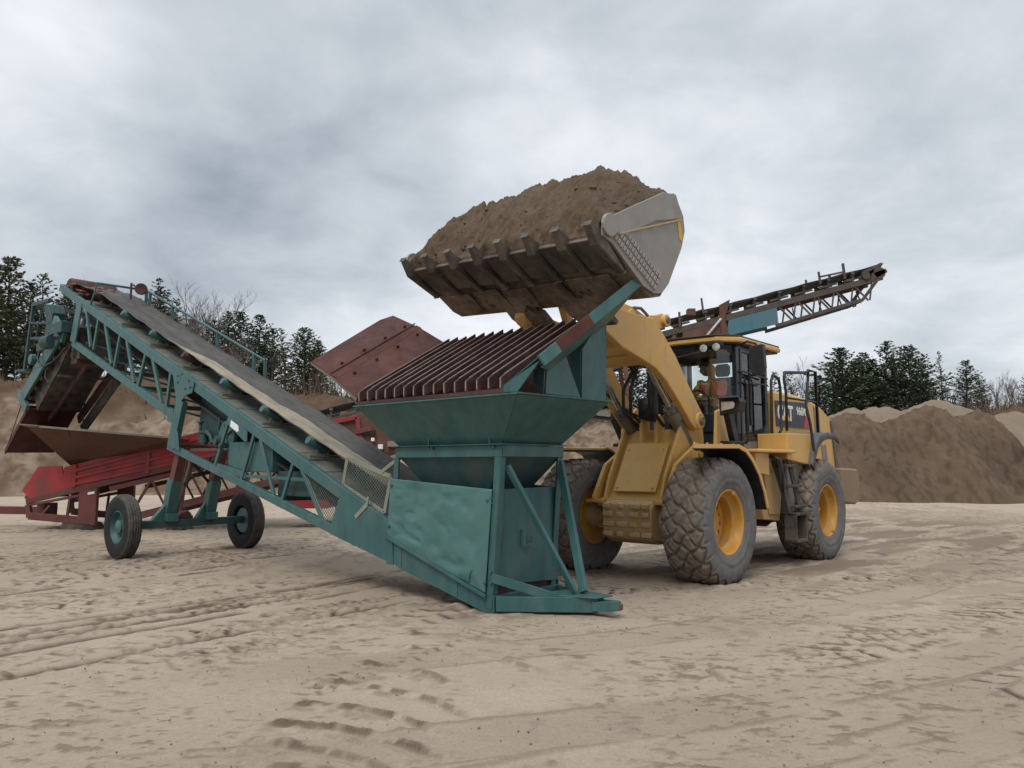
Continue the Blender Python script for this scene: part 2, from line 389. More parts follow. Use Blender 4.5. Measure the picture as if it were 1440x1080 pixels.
# ------------------------------------------------------------------ ground
def track(X, Y, p0, p1, bend, width, pitch, slant, depth, seed, H, damp_shade, fade=.5, moist=.8, bars=False):
    """tyre prints along a bent line: lug marks pressed into the sand, dark with turned-up moist sand and painted-in shade"""
    p0 = np.array(p0, float); p1 = np.array(p1, float); L = np.linalg.norm(p1-p0); d = (p1-p0)/L; n = np.array([-d[1], d[0]])
    ys, xs = Y[:, 0], X[0]
    e = abs(bend)+width+.6
    i0, i1 = np.searchsorted(ys, [min(p0[1],p1[1])-e, max(p0[1],p1[1])+e]); j0, j1 = np.searchsorted(xs, [min(p0[0],p1[0])-e, max(p0[0],p1[0])+e])
    XX = X[i0:i1, j0:j1]; YY = Y[i0:i1, j0:j1]
    if XX.size == 0: return
    x = XX-p0[0]; y = YY-p0[1]
    s = x*d[0]+y*d[1]; t = s/L
    q = x*n[0]+y*n[1] - bend*4*t*(1-t) + fbm(s*.7, s*0+seed, seed, 2)*.25
    hw = width/2
    ends = sst(-.08, .08, t)*sst(1.08, .92, t)
    inside = sst(hw+.05, hw-.03, np.abs(q))*ends
    br = sst(fade-.22, fade+.10, fbm(XX*.45, YY*.45, seed+5, 3)*1.6+.5)*inside
    jit = fbm(XX*2.6, YY*2.6, seed+9, 3)*.10
    if bars: ph = (s + slant*q*q + jit)/pitch
    else: ph = (s + slant*np.abs(q) + jit)/pitch + .5*(q > 0)
    fr = ph-np.floor(ph)
    lug = sst(0, .06, fr)*sst(.46, .16, fr)                    # sharp on one side, soft on the other
    rag = sst(-.22, -.06, fbm(XX*9, YY*9, seed+3, 3))*sst(-.24, -.02, fbm(XX*2.0, YY*2.0, seed+8, 3))
    lug = lug*rag
    ridge = np.exp(-((np.abs(q)-hw-.03)/.055)**2)*ends*(.35+.65*sst(-.2,.5,np.sin(s*2*np.pi/.15+jit*20)))*sst(-.1,.1,fbm(XX*1.3,YY*1.3,seed+2, 3))
    H[i0:i1, j0:j1] += -depth*.2*br - depth*.5*(lug-.3)*br + ridge*depth*.6*sst(-.1,.1,fbm(XX*8,YY*8,seed+1,2))
    m = np.maximum(br*moist*lug*(.45+.55*sst(-.2,.1,fbm(XX*1.6,YY*1.6,seed+7, 3))), ridge*moist*.85*sst(-.08,.12,fbm(XX*5,YY*5,seed+12, 3)))  # lug colour: turned-up damp sand, darkened also to strengthen weak shading
    damp_shade[i0:i1, j0:j1] = np.maximum(damp_shade[i0:i1, j0:j1], m)

def make_ground():
    xs = [np.arange(-15, 17.001, .027)]
    lft = [-15.]; st = .05
    while lft[-1] > -260: lft.append(lft[-1]-st); st *= 1.18
    rgt = [17.]; st = .05
    while rgt[-1] < 260: rgt.append(rgt[-1]+st); st *= 1.18
    x = np.concatenate([np.array(lft[1:])[::-1], xs[0], np.array(rgt[1:])])
    ys = [3.0]
    while ys[-1] < 46: ys.append(ys[-1] + max(.011, min(.09, ys[-1]**1.75/1500)))
    st = .12
    while ys[-1] < 300: ys.append(ys[-1]+st); st *= 1.15
    bk = [3.0]; st = .03
    while bk[-1] > -60: bk.append(bk[-1]-st); st *= 1.2
    y = np.concatenate([np.array(bk[1:])[::-1], np.array(ys)])
    X, Y = np.meshgrid(x, y)
    near = sst(60, 30, Y)*sst(30, 18, np.abs(X))
    H = fbm(X*.16, Y*.16, 1, 3)*.10*near + fbm(X*.9, Y*.9, 2, 3)*.016*near + fbm(X*4.5, Y*4.5, 3, 4)*.007*near + fbm(X*17, Y*17, 4, 2)*.006*near
    damp_shade = np.zeros_like(H)
    # general damp, worked-over patches
    dist = sst(-.08, .18, fbm(X*.23+3, Y*.23, 21, 4))
    ur, vr = X*.72+Y*.69, -X*.69+Y*.72
    wk = np.exp(-(((X-10)/6.5)**2+((Y-19)/6.5)**2)) + .8*np.exp(-(((X-3.5)/3)**2+((Y-13)/2.5)**2)); damp_shade = np.maximum(damp_shade, .62*np.clip(wk*1.3,0,1)*sst(-.10,.10,fbm(ur*.7,vr*3.2,37,4)))
    gen = sst(.05,.25,fbm(X*1.4,Y*1.0,35,5))*sst(.0,.12,fbm(X*7,Y*7,36,3)); damp_shade = np.maximum(damp_shade, .35*gen*near)
    work = np.exp(-(((X-8.5)/6)**2+((Y-14.5)/5)**2))+.7*np.exp(-(((X+4)/6)**2+((Y-15)/4.5)**2))+.45*np.exp(-(((X-14)/5)**2+((Y-26)/9)**2))
    crumb = sst(.02, .26, fbm(X*3.3, Y*2.1, 31, 4))*np.clip(work, 0, 1)
    damp_shade = np.maximum(damp_shade, .30*dist*np.clip(work+.25, 0, 1)); damp_shade = np.maximum(damp_shade, .75*crumb)
    H += crumb*.022*near
    T = [  # p0, p1, bend, width, pitch, slant, depth, fade
        ((1.5,6.2),(12,15.5),-.9,.65,.33,.55,.016,.52),((2.6,5.4),(13.5,14.5),-.9,.65,.33,.55,.014,.54),
        ((4,10.2),(15,19),-1.2,.65,.33,.55,.030,.40),((5.2,9.2),(15.5,17),-1.2,.65,.33,.55,.026,.42),((3.2,9.6),(13.5,20),-1.0,.65,.33,.55,.026,.42),
        ((6,13),(16.5,24),-1.6,.65,.36,.55,.040,.36),((7.5,15),(14,30),-1.2,.65,.36,.55,.040,.36),((8.5,15),(17,28),-1.2,.65,.36,.55,.040,.36),((7,17),(13,33),-.6,.65,.36,.55,.04,.36),((10,17),(17,31),-.6,.65,.36,.55,.04,.36),
        ((3.0,4.4),(9.5,9.0),-.3,.55,.2,.5,.010,.56),((4.0,4.0),(10.5,8.2),-.3,.55,.2,.5,.010,.56),((2.2,7.2),(8.5,11.0),-.3,.6,.2,.5,.014,.52),
        ((-.5,9.2),(6.5,11.5),.5,.65,.33,.55,.024,.46),((.2,10.6),(5,14.5),.2,.65,.33,.55,.026,.44),((.5,9.9),(3.5,10.8),.1,.5,.2,.4,.022,.46),
        ((9.5,8),(12.5,18),-1,.65,.33,.55,.026,.46),((11,8),(15,18),-1,.65,.33,.55,.026,.46),((6.5,9),(11,16),-.8,.65,.33,.55,.026,.44),
    ]
    rt = np.random.RandomState(12)
    for i in range(34):                      # the many overlapping runs past the conveyor
        c = np.array([0, rt.uniform(6.6, 16.5)]); c[0] = -.72*c[1] + 3.2 + rt.uniform(-3.4, 3.0)
        an = R(rt.normal(54, 3.5)); ln = rt.uniform(3.0, 7.5); dv = np.array([math.cos(an), math.sin(an)])*ln/2
        wd = rt.choice([.6,.6,.6,.24]); T.append((tuple(c-dv), tuple(c+dv), rt.uniform(-.15,.2), wd, .31 if wd > .3 else .15, .45, rt.uniform(.026,.040), rt.uniform(.38,.5)))
    for i in range(14):
        c = np.array([rt.uniform(-14,2), rt.uniform(17,30)]); an = R(rt.normal(15, 8)); dv = np.array([math.cos(an), math.sin(an)])*rt.uniform(3,6)
        T.append((tuple(c-dv), tuple(c+dv), rt.uniform(-.3,.6), .62, .26, .5, .036, .4))
    for i, (p0, p1, bd, wd, pt, sl, dp, fd) in enumerate(T):
        track(X, Y, p0, p1, bd, wd, pt, sl, dp, 40+i*3, H, damp_shade, fd, .95)
    # curved slip marks where a loader tyre turned: pairs of thin ridges with crumbs thrown to the left end
    for i, (ax, ay, bx, by) in enumerate(((-1.50,4.35,-.62,3.95),(-1.52,4.72,-.50,4.02),(-1.50,5.02,-.30,4.35),(-1.46,5.42,-.36,4.72),(-1.42,5.98,-.20,5.0),(-1.25,6.55,-.40,5.75),(-.98,7.05,.35,6.1),(-1.0,7.6,.55,6.75))):
        L = math.hypot(bx-ax, by-ay); d = ((bx-ax)/L, (by-ay)/L)
        s = ((X-ax)*d[0]+(Y-ay)*d[1])/L; q = -(X-ax)*d[1]+(Y-ay)*d[0] - .16*4*s*(1-s) + fbm(X*2.5, Y*2.5, 270+i, 3)*.06
        en = sst(-.02,.05,s)*sst(1.02,.8,s)*(.75+.25*sst(-.1,.1,fbm(X*3,Y*3,280+i,3)))*(.6 if i > 5 else 1)
        r1 = np.exp(-(q/.028)**2)*en; r2 = np.exp(-((q+.13)/.026)**2)*en*.8*sst(.9,.5,s); cr = np.exp(-(((s-.04)*L/.10)**2+(q/.09)**2))
        rough = .7+.7*(vn(X*28,Y*28,290)-.2)
        H += near*((r1+r2)*.026*rough + cr*.018*rough - .012*np.exp(-((q+.065)/.05)**2)*en)
        damp_shade = np.maximum(damp_shade, np.clip(.85*np.exp(-((q+.02)/.04)**2)*en + .5*np.exp(-((q+.15)/.03)**2)*en*sst(.75,.4,s) + .55*cr, 0, .8)*sst(-.25,.05,fbm(X*12,Y*12,291,2)))
    XF, YF, HF, MF, NF = X, Y, H, damp_shade, near
    SL = (slice(*np.searchsorted(y, [2.6, 34])), slice(*np.searchsorted(x, [-14.9, 16.9])))
    X, Y, H, damp_shade, near = X[SL], Y[SL], H[SL], damp_shade[SL], near[SL]
    # little dark dashes and crumbs of damp sand everywhere
    dn = fbm(X*5.2+Y*1.3, Y*4.2, 251, 3); dm = sst(-.10,.14,fbm(X*.55,Y*.55,252,3))
    dn = fbm(X*7+Y*2, Y*13, 251, 3); dash = sst(.17,.21,dn)*dm; H += .008*dash; damp_shade[:] = np.maximum(damp_shade, .55*dash)
    dn2 = sst(.20,.24,fbm(X*15, Y*22, 253, 2))*sst(-.15,.1,fbm(X*.8,Y*.8,254,3)); H += .007*dn2; damp_shade[:] = np.maximum(damp_shade, .5*dn2)
    H += fbm(X*9, Y*9, 255, 4)*.012
    # broad smooth sweeps left by wheels that turned on the yard, slightly darker packed sand
    def sweep(cx, cy, r0, wd, a0, a1, amt, sd):
        dx, dy = X-cx, Y-cy; rr = np.sqrt(dx*dx+dy*dy) + fbm(X*.4, Y*.4, sd, 3)*.25; an = np.degrees(np.arctan2(dy, dx))
        k = sst(wd/2+.06, wd/2-.06, np.abs(rr-r0))*sst(a0-4, a0+6, an)*sst(a1+4, a1-6, an)
        ed = np.exp(-((np.abs(rr-r0)-wd/2)/.035)**2)*sst(a0-4, a0+6, an)*sst(a1+4, a1-6, an)*sst(-.12,.08,fbm(X*2,Y*2,sd+2,3))
        lg = sst(.15,.5,np.sin((an*R(1)*r0 + .5*np.abs(rr-r0))*2*np.pi/.30))*sst(-.1,.12,fbm(X*1.2,Y*1.2,sd+1,3))*sst(-.12,.05,fbm(X*7,Y*7,sd+4,3))
        return k*amt*(.6+.8*sst(-.2,.2,fbm(X*.8,Y*.8,sd+3,3))), ed, k*lg
    for cx, cy, r0, wd, a0, a1, amt, lgm, sd in ((-6,22,18.2,.65,-80,-25,.16,.10,201),(-6,22,16.2,.65,-78,-20,.16,.22,204),(-9,26,23.8,.7,-75,-20,.13,.10,207),(-9,26,26.0,.7,-72,-20,.13,.22,210),
                                       (-2,30,20.5,.65,-68,-12,.18,.5,213),(-2,30,18.4,.65,-65,-10,.2,.5,216),(0,32,17.0,.65,-60,-5,.2,.6,219),(-14,30,30.2,.65,-70,-25,.12,.16,222),(2,27,10.2,.65,-60,10,.25,.6,225),(2,27,12.3,.65,-55,10,.25,.6,228)):
        k, ed, lg = sweep(cx, cy, r0, wd, a0, a1, amt, sd)
        H += -.008*k/max(amt,.01)*near - .012*lg*lgm*2*near + .012*ed*near
        damp_shade[:] = np.maximum(damp_shade, np.maximum(k*near, np.maximum(ed*.45, lg*lgm)*near))
    # long thin wheel lines past the conveyor
    for i in range(16):
        c = np.array([0, 6.9+i*.62]); c[0] = -.72*c[1]+3.0+fbm(np.array(i*1.7),np.array(.3),5)*9; an = R(54+fbm(np.array(i*2.1),np.array(1.3),6)*12); dv = np.array([math.cos(an), math.sin(an)])
        x_, y_ = X-c[0], Y-c[1]; s_ = x_*dv[0]+y_*dv[1]; q_ = -x_*dv[1]+y_*dv[0] + fbm(s_*.5, s_*0+i, 150+i, 2)*.3
        ln = sst(3.6, 2.6, np.abs(s_))*np.exp(-(q_/.05)**2*.5)*sst(-.14,.06,fbm(X*1.1,Y*1.1,160+i,3))
        damp_shade[:] = np.maximum(damp_shade, .85*ln); H += -.02*ln + .014*np.exp(-((q_-.13)/.04)**2)*(ln.max()>0)*sst(3.6,2.6,np.abs(s_))*sst(-.14,.06,fbm(X*1.1,Y*1.1,160+i,3))
    # sand pushed up round the tyres and under the conveyor tail
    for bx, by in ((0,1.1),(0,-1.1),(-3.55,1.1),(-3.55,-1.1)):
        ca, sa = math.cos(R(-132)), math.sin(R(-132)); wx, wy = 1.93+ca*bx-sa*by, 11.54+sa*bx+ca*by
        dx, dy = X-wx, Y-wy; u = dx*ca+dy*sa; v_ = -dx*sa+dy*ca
        e = np.sqrt((u/.46)**2+(v_/.47)**2); H += np.exp(-((e-1)/.22)**2)*(.035+.05*fbm(X*5,Y*5,240,3)); damp_shade[:] = np.maximum(damp_shade, .6*np.exp(-(np.maximum(e-1,0)/.35)**2)*sst(-.2,.1,fbm(X*4,Y*4,241,3)))  # contact shade of the loader tyres painted into the ground colour
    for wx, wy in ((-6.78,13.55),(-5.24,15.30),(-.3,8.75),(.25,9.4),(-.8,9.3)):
        e = np.sqrt((X-wx)**2+(Y-wy)**2)/.42; H += np.exp(-((e-1)/.3)**2)*(.016+.04*fbm(X*5,Y*5,242,3)); damp_shade[:] = np.maximum(damp_shade, .6*np.exp(-(np.maximum(e-.8,0)/.6)**2)*sst(-.15,.12,fbm(X*4,Y*4,243,3)))  # same painted contact shade at the trailer wheels; tail ground darkened alike
    X, Y, H, damp_shade, near = XF, YF, HF, MF, NF
    # small scattered clods
    cl = sst(.30, .40, fbm(X*9, Y*9, 61, 2))*sst(-.1, .2, fbm(X*.5, Y*.5, 62, 3))*near
    H += cl*.016; damp_shade = np.maximum(damp_shade, cl*.5)
    Z = H*near
    P = np.stack([X, Y, Z], -1).reshape(-1, 3)
    o = np_mesh('ground', P, grid_faces(*X.shape), M['ground'])
    a = o.data.attributes.new('moist', 'FLOAT', 'POINT'); a.data.foreach_set('value', np.clip(damp_shade, 0, 1).astype(np.float32).ravel())  # damp sand together with painted-in lug and wheel contact shade
    o['kind'] = 'structure'
make_ground()

# loose pebbles and crumbs
def pebbles():
    rs = np.random.RandomState(3); n = 7000
    yy = 3.4 + (rs.rand(n)**1.7)*14; xx = (rs.rand(n)-.5)*1.5*(yy+1.5)
    keep = (fbm(xx*.7, yy*.7, 77, 3) > -.08); xx = xx[keep]; yy = yy[keep]; n = len(xx)
    r = (.002 + .008*rs.rand(n)**5)*(1+.05*yy)
    base = np.array([(1,0,0),(-.6,.9,.1),(-.5,-.8,0),(.1,0,.75),(0,.1,-.7)])
    tri = np.array([(0,1,3),(1,2,3),(2,0,3),(1,0,4),(2,1,4),(0,2,4)])
    an = rs.rand(n)*6.28; c, s = np.cos(an), np.sin(an)
    P = base[None]*r[:,None,None]*(.7+.6*rs.rand(n,5,1))
    Q = np.stack([P[...,0]*c[:,None]-P[...,1]*s[:,None]+xx[:,None], P[...,0]*s[:,None]+P[...,1]*c[:,None]+yy[:,None], P[...,2]+.004], -1)
    Fc = tri[None] + (np.arange(n)*5)[:,None,None]
    o = np_mesh('pebbles', Q.reshape(-1,3), Fc.reshape(-1,3), M['clod'], smooth=False)
    tag(o, 'small crumbs and pebbles scattered over the sand', 'pebbles', kind='stuff')
pebbles()

# ------------------------------------------------------------------ far sand bank
CX = np.array([-120,-60,-42,-30,-20,-13,-6,0,10,20,30,40,60,120.]); CZ = np.array([7.8,7.5,7.1,7.3,7.2,6.7,6.2,5.6,5.0,4.6,5.0,5.6,6.0,6.5])
def bank_h(X, Y):
    X = np.asarray(X, float); Y = np.asarray(Y, float)
    toe = 43 + 2.5*np.sin(X*.09+1) + fbm(X*.08, X*0, 5)*6 - 7*sst(22, 36, X) - 4*sst(-22,-40,X)
    wd = 13 + 3*np.sin(X*.05)
    t = (Y-toe)/wd
    cz = np.interp(X, CX, CZ)
    base = sst(0, 1, t)*cz*.86 + .14*cz*sst(.7, 1.5, t)
    m = sst(0,.25,t)
    return base - .12 + m*(fbm(X*.22, Y*.22, 8, 4)*1.7 + fbm(X*.8, Y*.5, 9, 4)*1.0 + fbm(X*2.6, Y*1.8, 10, 4)*.75) + sst(0,.1,t)*.12 - sst(0,-.05,t)*.4
def make_bank():
    x = np.arange(-75, 75, .22); y = np.concatenate([np.arange(33, 66, .2), np.arange(66, 150, 2.)])
    X, Y = np.meshgrid(x, y)
    Z = bank_h(X, Y)
    o = np_mesh('sand_bank', np.stack([X, Y, Z], -1).reshape(-1,3), grid_faces(*X.shape), M['bank'])
    mo = np.maximum.reduce([sst(.6, .85, Z/np.interp(X, CX, CZ) + fbm(X*.4, Y*.4, 14, 4)*.7), .75*sst(.0, .22, fbm(X*.9, Y*.7, 15, 5)), .8*sst(.04,.18,fbm(X*3.2,Y*2.4,16,4))])
    a = o.data.attributes.new('moist', 'FLOAT', 'POINT'); a.data.foreach_set('value', mo.astype(np.float32).ravel())
    o['kind'] = 'structure'
make_bank()

# ------------------------------------------------------------------ sand piles
def heap(name, fn, x0, x1, y0, y1, st, m, label):
    x = np.arange(x0, x1, st); y = np.arange(y0, y1, st); X, Y = np.meshgrid(x, y)
    Z = fn(X, Y); Z = np.where(Z < -.15, -.15, Z)
    cx, cy = (x0+x1)/2, (y0+y1)/2
    o = np_mesh(name, np.stack([X-cx, Y-cy, Z], -1).reshape(-1,3), grid_faces(*X.shape), m)
    o.location = (cx, cy, 0)
    tag(o, label, 'sand pile'); return o, X, Y, Z
def ridge_pile(X, Y):
    xx = X + fbm(X*.3, Y*.3, 70, 3)*.8
    hr = np.full_like(X, -9.)
    for c, h, wd in ((17.6,4.35,1.9),(20.5,4.7,2.1),(23.4,4.5,2.5)):
        hh = h - .95*np.sqrt((xx-c)**2*(1.0/(wd*.62)**2)*1.0+.09)*.62
        hr = np.maximum(hr, hh)
    hr = np.where(xx > 23.4, 4.5-.95*np.maximum(xx-23.4,0)**1.3, hr); hr = np.where(xx < 17.6, 4.35-.14*(17.6-xx)**1.7, hr)
    yy = Y - 38.4 + fbm(X*.35, Y*.1, 72, 3)*1.6
    s = np.where(yy < 0, .86, .7)
    Z = hr - s*(np.sqrt(yy*yy+.35)-.5)
    fl = sst(0,1.2,Z)
    Z = Z + fl*(fbm(X*1.1, Y*.35, 73, 4)*.5 + fbm(X*2.6, Y*1.1, 74, 4)*.30 + fbm(X*4.5, Y*2.4, 75, 5)*.36)
    return np.where(Z < .55, Z - (.55-Z)*.3*0, Z)
o, X, Y, Z = heap('sand_pile', ridge_pile, 11.5, 30, 31.5, 44, .07, M['pile'], 'long dark brown moist sand pile with three humps behind the loader')
mo = .55*sst(-.2,.25,fbm(X*.4, Y*.3, 81, 4))*sst(4.2, 2.0, Z) + .5*sst(-.05,.2,fbm(X*6, Y*3.5, 82, 4))
a = o.data.attributes.new('moist', 'FLOAT', 'POINT'); a.data.foreach_set('value', mo.astype(np.float32).ravel())
def cone(cx, cy, h, sl, sx=1.0, seed=0):
    def fn(X, Y):
        d = np.sqrt(((X-cx)/sx)**2+(Y-cy)**2+.5)
        Z = h - sl*(d-.7) + fbm(X*.5, Y*.5, 90+seed, 4)*.8
        return Z + fbm(X*2.2, Y*1.6, 91+seed, 4)*.3*sst(0,1,Z)
    return fn
for i, (cx, cy, h, sx, lb) in enumerate(((21.0,48,5.1,.9,'small pale sand heap farthest left behind the dark pile'),(23.6,48.5,5.35,1.15,'middle pale sand heap showing over the dark pile'),
                                 (27.0,49,5.75,1.35,'tallest pale sand heap behind the dark pile'),(30.2,46.5,4.9,1.3,'low pale sand heap at the right end of the dark pile'))):
    heap('pale_sand_heap', cone(cx, cy, h, .66, sx, i*5), cx-10, cx+10, cy-8.5, cy+8, .13, M['heap'], lb)[0]['group'] = 'pale sand heaps behind the dark pile'

# ------------------------------------------------------------------ trees
def conifer(seed, h, rad, open_, bare_low, mname):
    rs = random.Random(seed); tr = MB()
    n = 12; lean = (rs.uniform(-.02,.02), rs.uniform(-.02,.02))
    pts = [(lean[0]*h*(i/n)**2*3 + rs.uniform(-.03,.03)*(i>0), lean[1]*h*(i/n)**2*3, h*i/n*.985) for i in range(n+1)]
    tr.tube(pts, [max(.012, .017*h*(1-i/n)**.9) for i in range(n+1)], 6)
    vs = []; fs = []
    def spray(p, d, L):
        b = len(vs); up = Vector((0,0,1)); sd_ = d.cross(up)
        if sd_.length < .01: sd_ = Vector((1,0,0))
        sd_.normalize(); rot = Matrix.Rotation(rs.uniform(-1.3,1.3), 3, d)
        sd_ = rot @ sd_; e = p + d*L
        wv = sd_*L*rs.uniform(.16,.30)
        vs.extend([p, p+d*L*.55+wv, e, p+d*L*.5-wv]); fs.append((b,b+1,b+2,b+3))
    z = bare_low*h
    while z < h*.99:
        t = z/h; prof = (1-t)**.75 if t > .35 else (.55+.45*math.sin(min(1,(t-bare_low*.4)/.35)*1.57))*(.65**.75)
        nb = rs.randint(4,6); a0 = rs.uniform(0,6.28)
        for k in range(nb):
            if rs.random() < open_*.55: continue
            a = a0 + k*6.283/nb + rs.uniform(-.35,.35); L = rad*prof*rs.choice((rs.uniform(.35,.8),rs.uniform(.8,1.25),rs.uniform(.8,1.5))) + .12
            rise = rs.uniform(.05,.4) + .35*t
            d = Vector((math.cos(a), math.sin(a), rise)).normalized()
            o = Vector((pts[min(n,int(t*n))][0], pts[min(n,int(t*n))][1], z))
            tip = o + d*L + Vector((0,0,.12*L))
            tr.tube([o, o+d*L*.6-Vector((0,0,.04*L)), tip], [.018+.008*L, .012, .006], 3)
            m = max(3, int(L/.17))
            for j in range(m):
                f = (j+.7)/m
                if f < .22 and rs.random() < .7: continue
                p = o.lerp(tip, f) + Vector((rs.uniform(-.1,.1), rs.uniform(-.1,.1), rs.uniform(-.06,.08)))*(.5+L*.35)
                for q in range(4 if rs.random() < open_ else 9):
                    dd = (d*rs.uniform(.3,1) + Vector((rs.uniform(-.8,.8), rs.uniform(-.8,.8), rs.uniform(-.15,.85)))).normalized()
                    spray(p, dd, rs.uniform(.12,.31)*(.8+.25*prof))
        z += rs.uniform(.15,.28)*(1+open_*.6)
    cr = MB(); cr.add(vs, fs)
    return tr, cr, M[mname]

def bare_tree(seed, h, spread, nstem=1):
    rs = random.Random(seed); tr = MB(); cr = MB()
    def grow(p, d, L, r, lev, mb):
        segs = 3; pts = [p]; dd = d.copy()
        for i in range(segs):
            dd = (dd + Vector((rs.uniform(-.22,.22), rs.uniform(-.22,.22), rs.uniform(-.02,.16)))).normalized()
            pts.append(pts[-1] + dd*L/segs)
        mb.tube(pts, [r*(1-.45*i/segs) for i in range(segs+1)], 5 if lev == 0 else 3)
        if lev >= 4: return
        nb = (5,4,4,4)[lev] + rs.randint(0,1)
        for k in range(nb):
            f = rs.uniform(.35 if lev == 0 else .25, 1); q = pts[min(segs-1,int(f*segs))].lerp(pts[min(segs,int(f*segs)+1)], f*segs % 1)
            a = rs.uniform(0,6.28); sp_ = spread*rs.uniform(.5,1.1)
            nd = (dd + Vector((math.cos(a)*sp_, math.sin(a)*sp_, rs.uniform(.0,.5)))).normalized()
            grow(q, nd, L*rs.uniform(.42,.66), max(.008, r*.45), lev+1, cr)
    for s in range(nstem):
        grow(Vector((rs.uniform(-.4,.4)*(nstem>1), rs.uniform(-.4,.4)*(nstem>1), -.2)), Vector((rs.uniform(-.15,.15), rs.uniform(-.15,.15), 1)).normalized(), h*.55, .013*h, 0, tr)
    return tr, cr

PROTO = {}
def proto(kind):
    if kind in PROTO: return PROTO[kind]
    fam, idx = kind
    if fam == 'pine': tr, cr, m = conifer(10+idx, 10, 2.5, .25, .06, ('pine_a','pine_b','pine_c')[idx % 3])
    elif fam == 'spruce': tr, cr, m = conifer(30+idx, 10, 3.2, .0, .03, ('pine_a','pine_c','pine_a')[idx % 3])
    elif fam == 'thin': tr, cr, m = conifer(50+idx, 10, 1.7, .75, .2, ('pine_b','pine_c')[idx % 2])
    else:
        tr, cr = bare_tree(70+idx, 10, .75, 1+(idx % 2)*2); m = M['twig'] if idx % 2 else M['birch']
    a = tr.build('trunk', M['bark'], None); b = cr.build('crown', m, None)
    PROTO[kind] = [a.data, b.data]
    for o in (a, b): bpy.data.objects.remove(o)
    return PROTO[kind]
TNAME = {'pine':'pine_tree','spruce':'spruce_tree','thin':'sparse_pine_tree','bare':'bare_tree'}
def tree(fam, idx, px, top, d, label, group, wide=1.0):
    x = (px-720)/F_PX*d; rr = dirpx(px, top); ztop = CAM_H + rr.z/rr.y*d; x = rr.x/rr.y*d
    zb = float(bank_h(x, d)) - .15
    k = (ztop-zb)/(10 if fam != 'bare' else 10.3)
    t = empty(TNAME[fam], (x, d, zb), random.uniform(0, 6.28)); t.scale = (k*wide, k*wide, k)
    tag(t, label, 'tree', group)
    tm, cm = proto((fam, idx))
    for nm, me in (('trunk', tm), ('crown', cm)):
        c = bpy.data.objects.new(nm, me); COL.objects.link(c); c.parent = t
GL = 'trees on the bank behind the conveyor'; GR = 'trees beyond the sand piles'
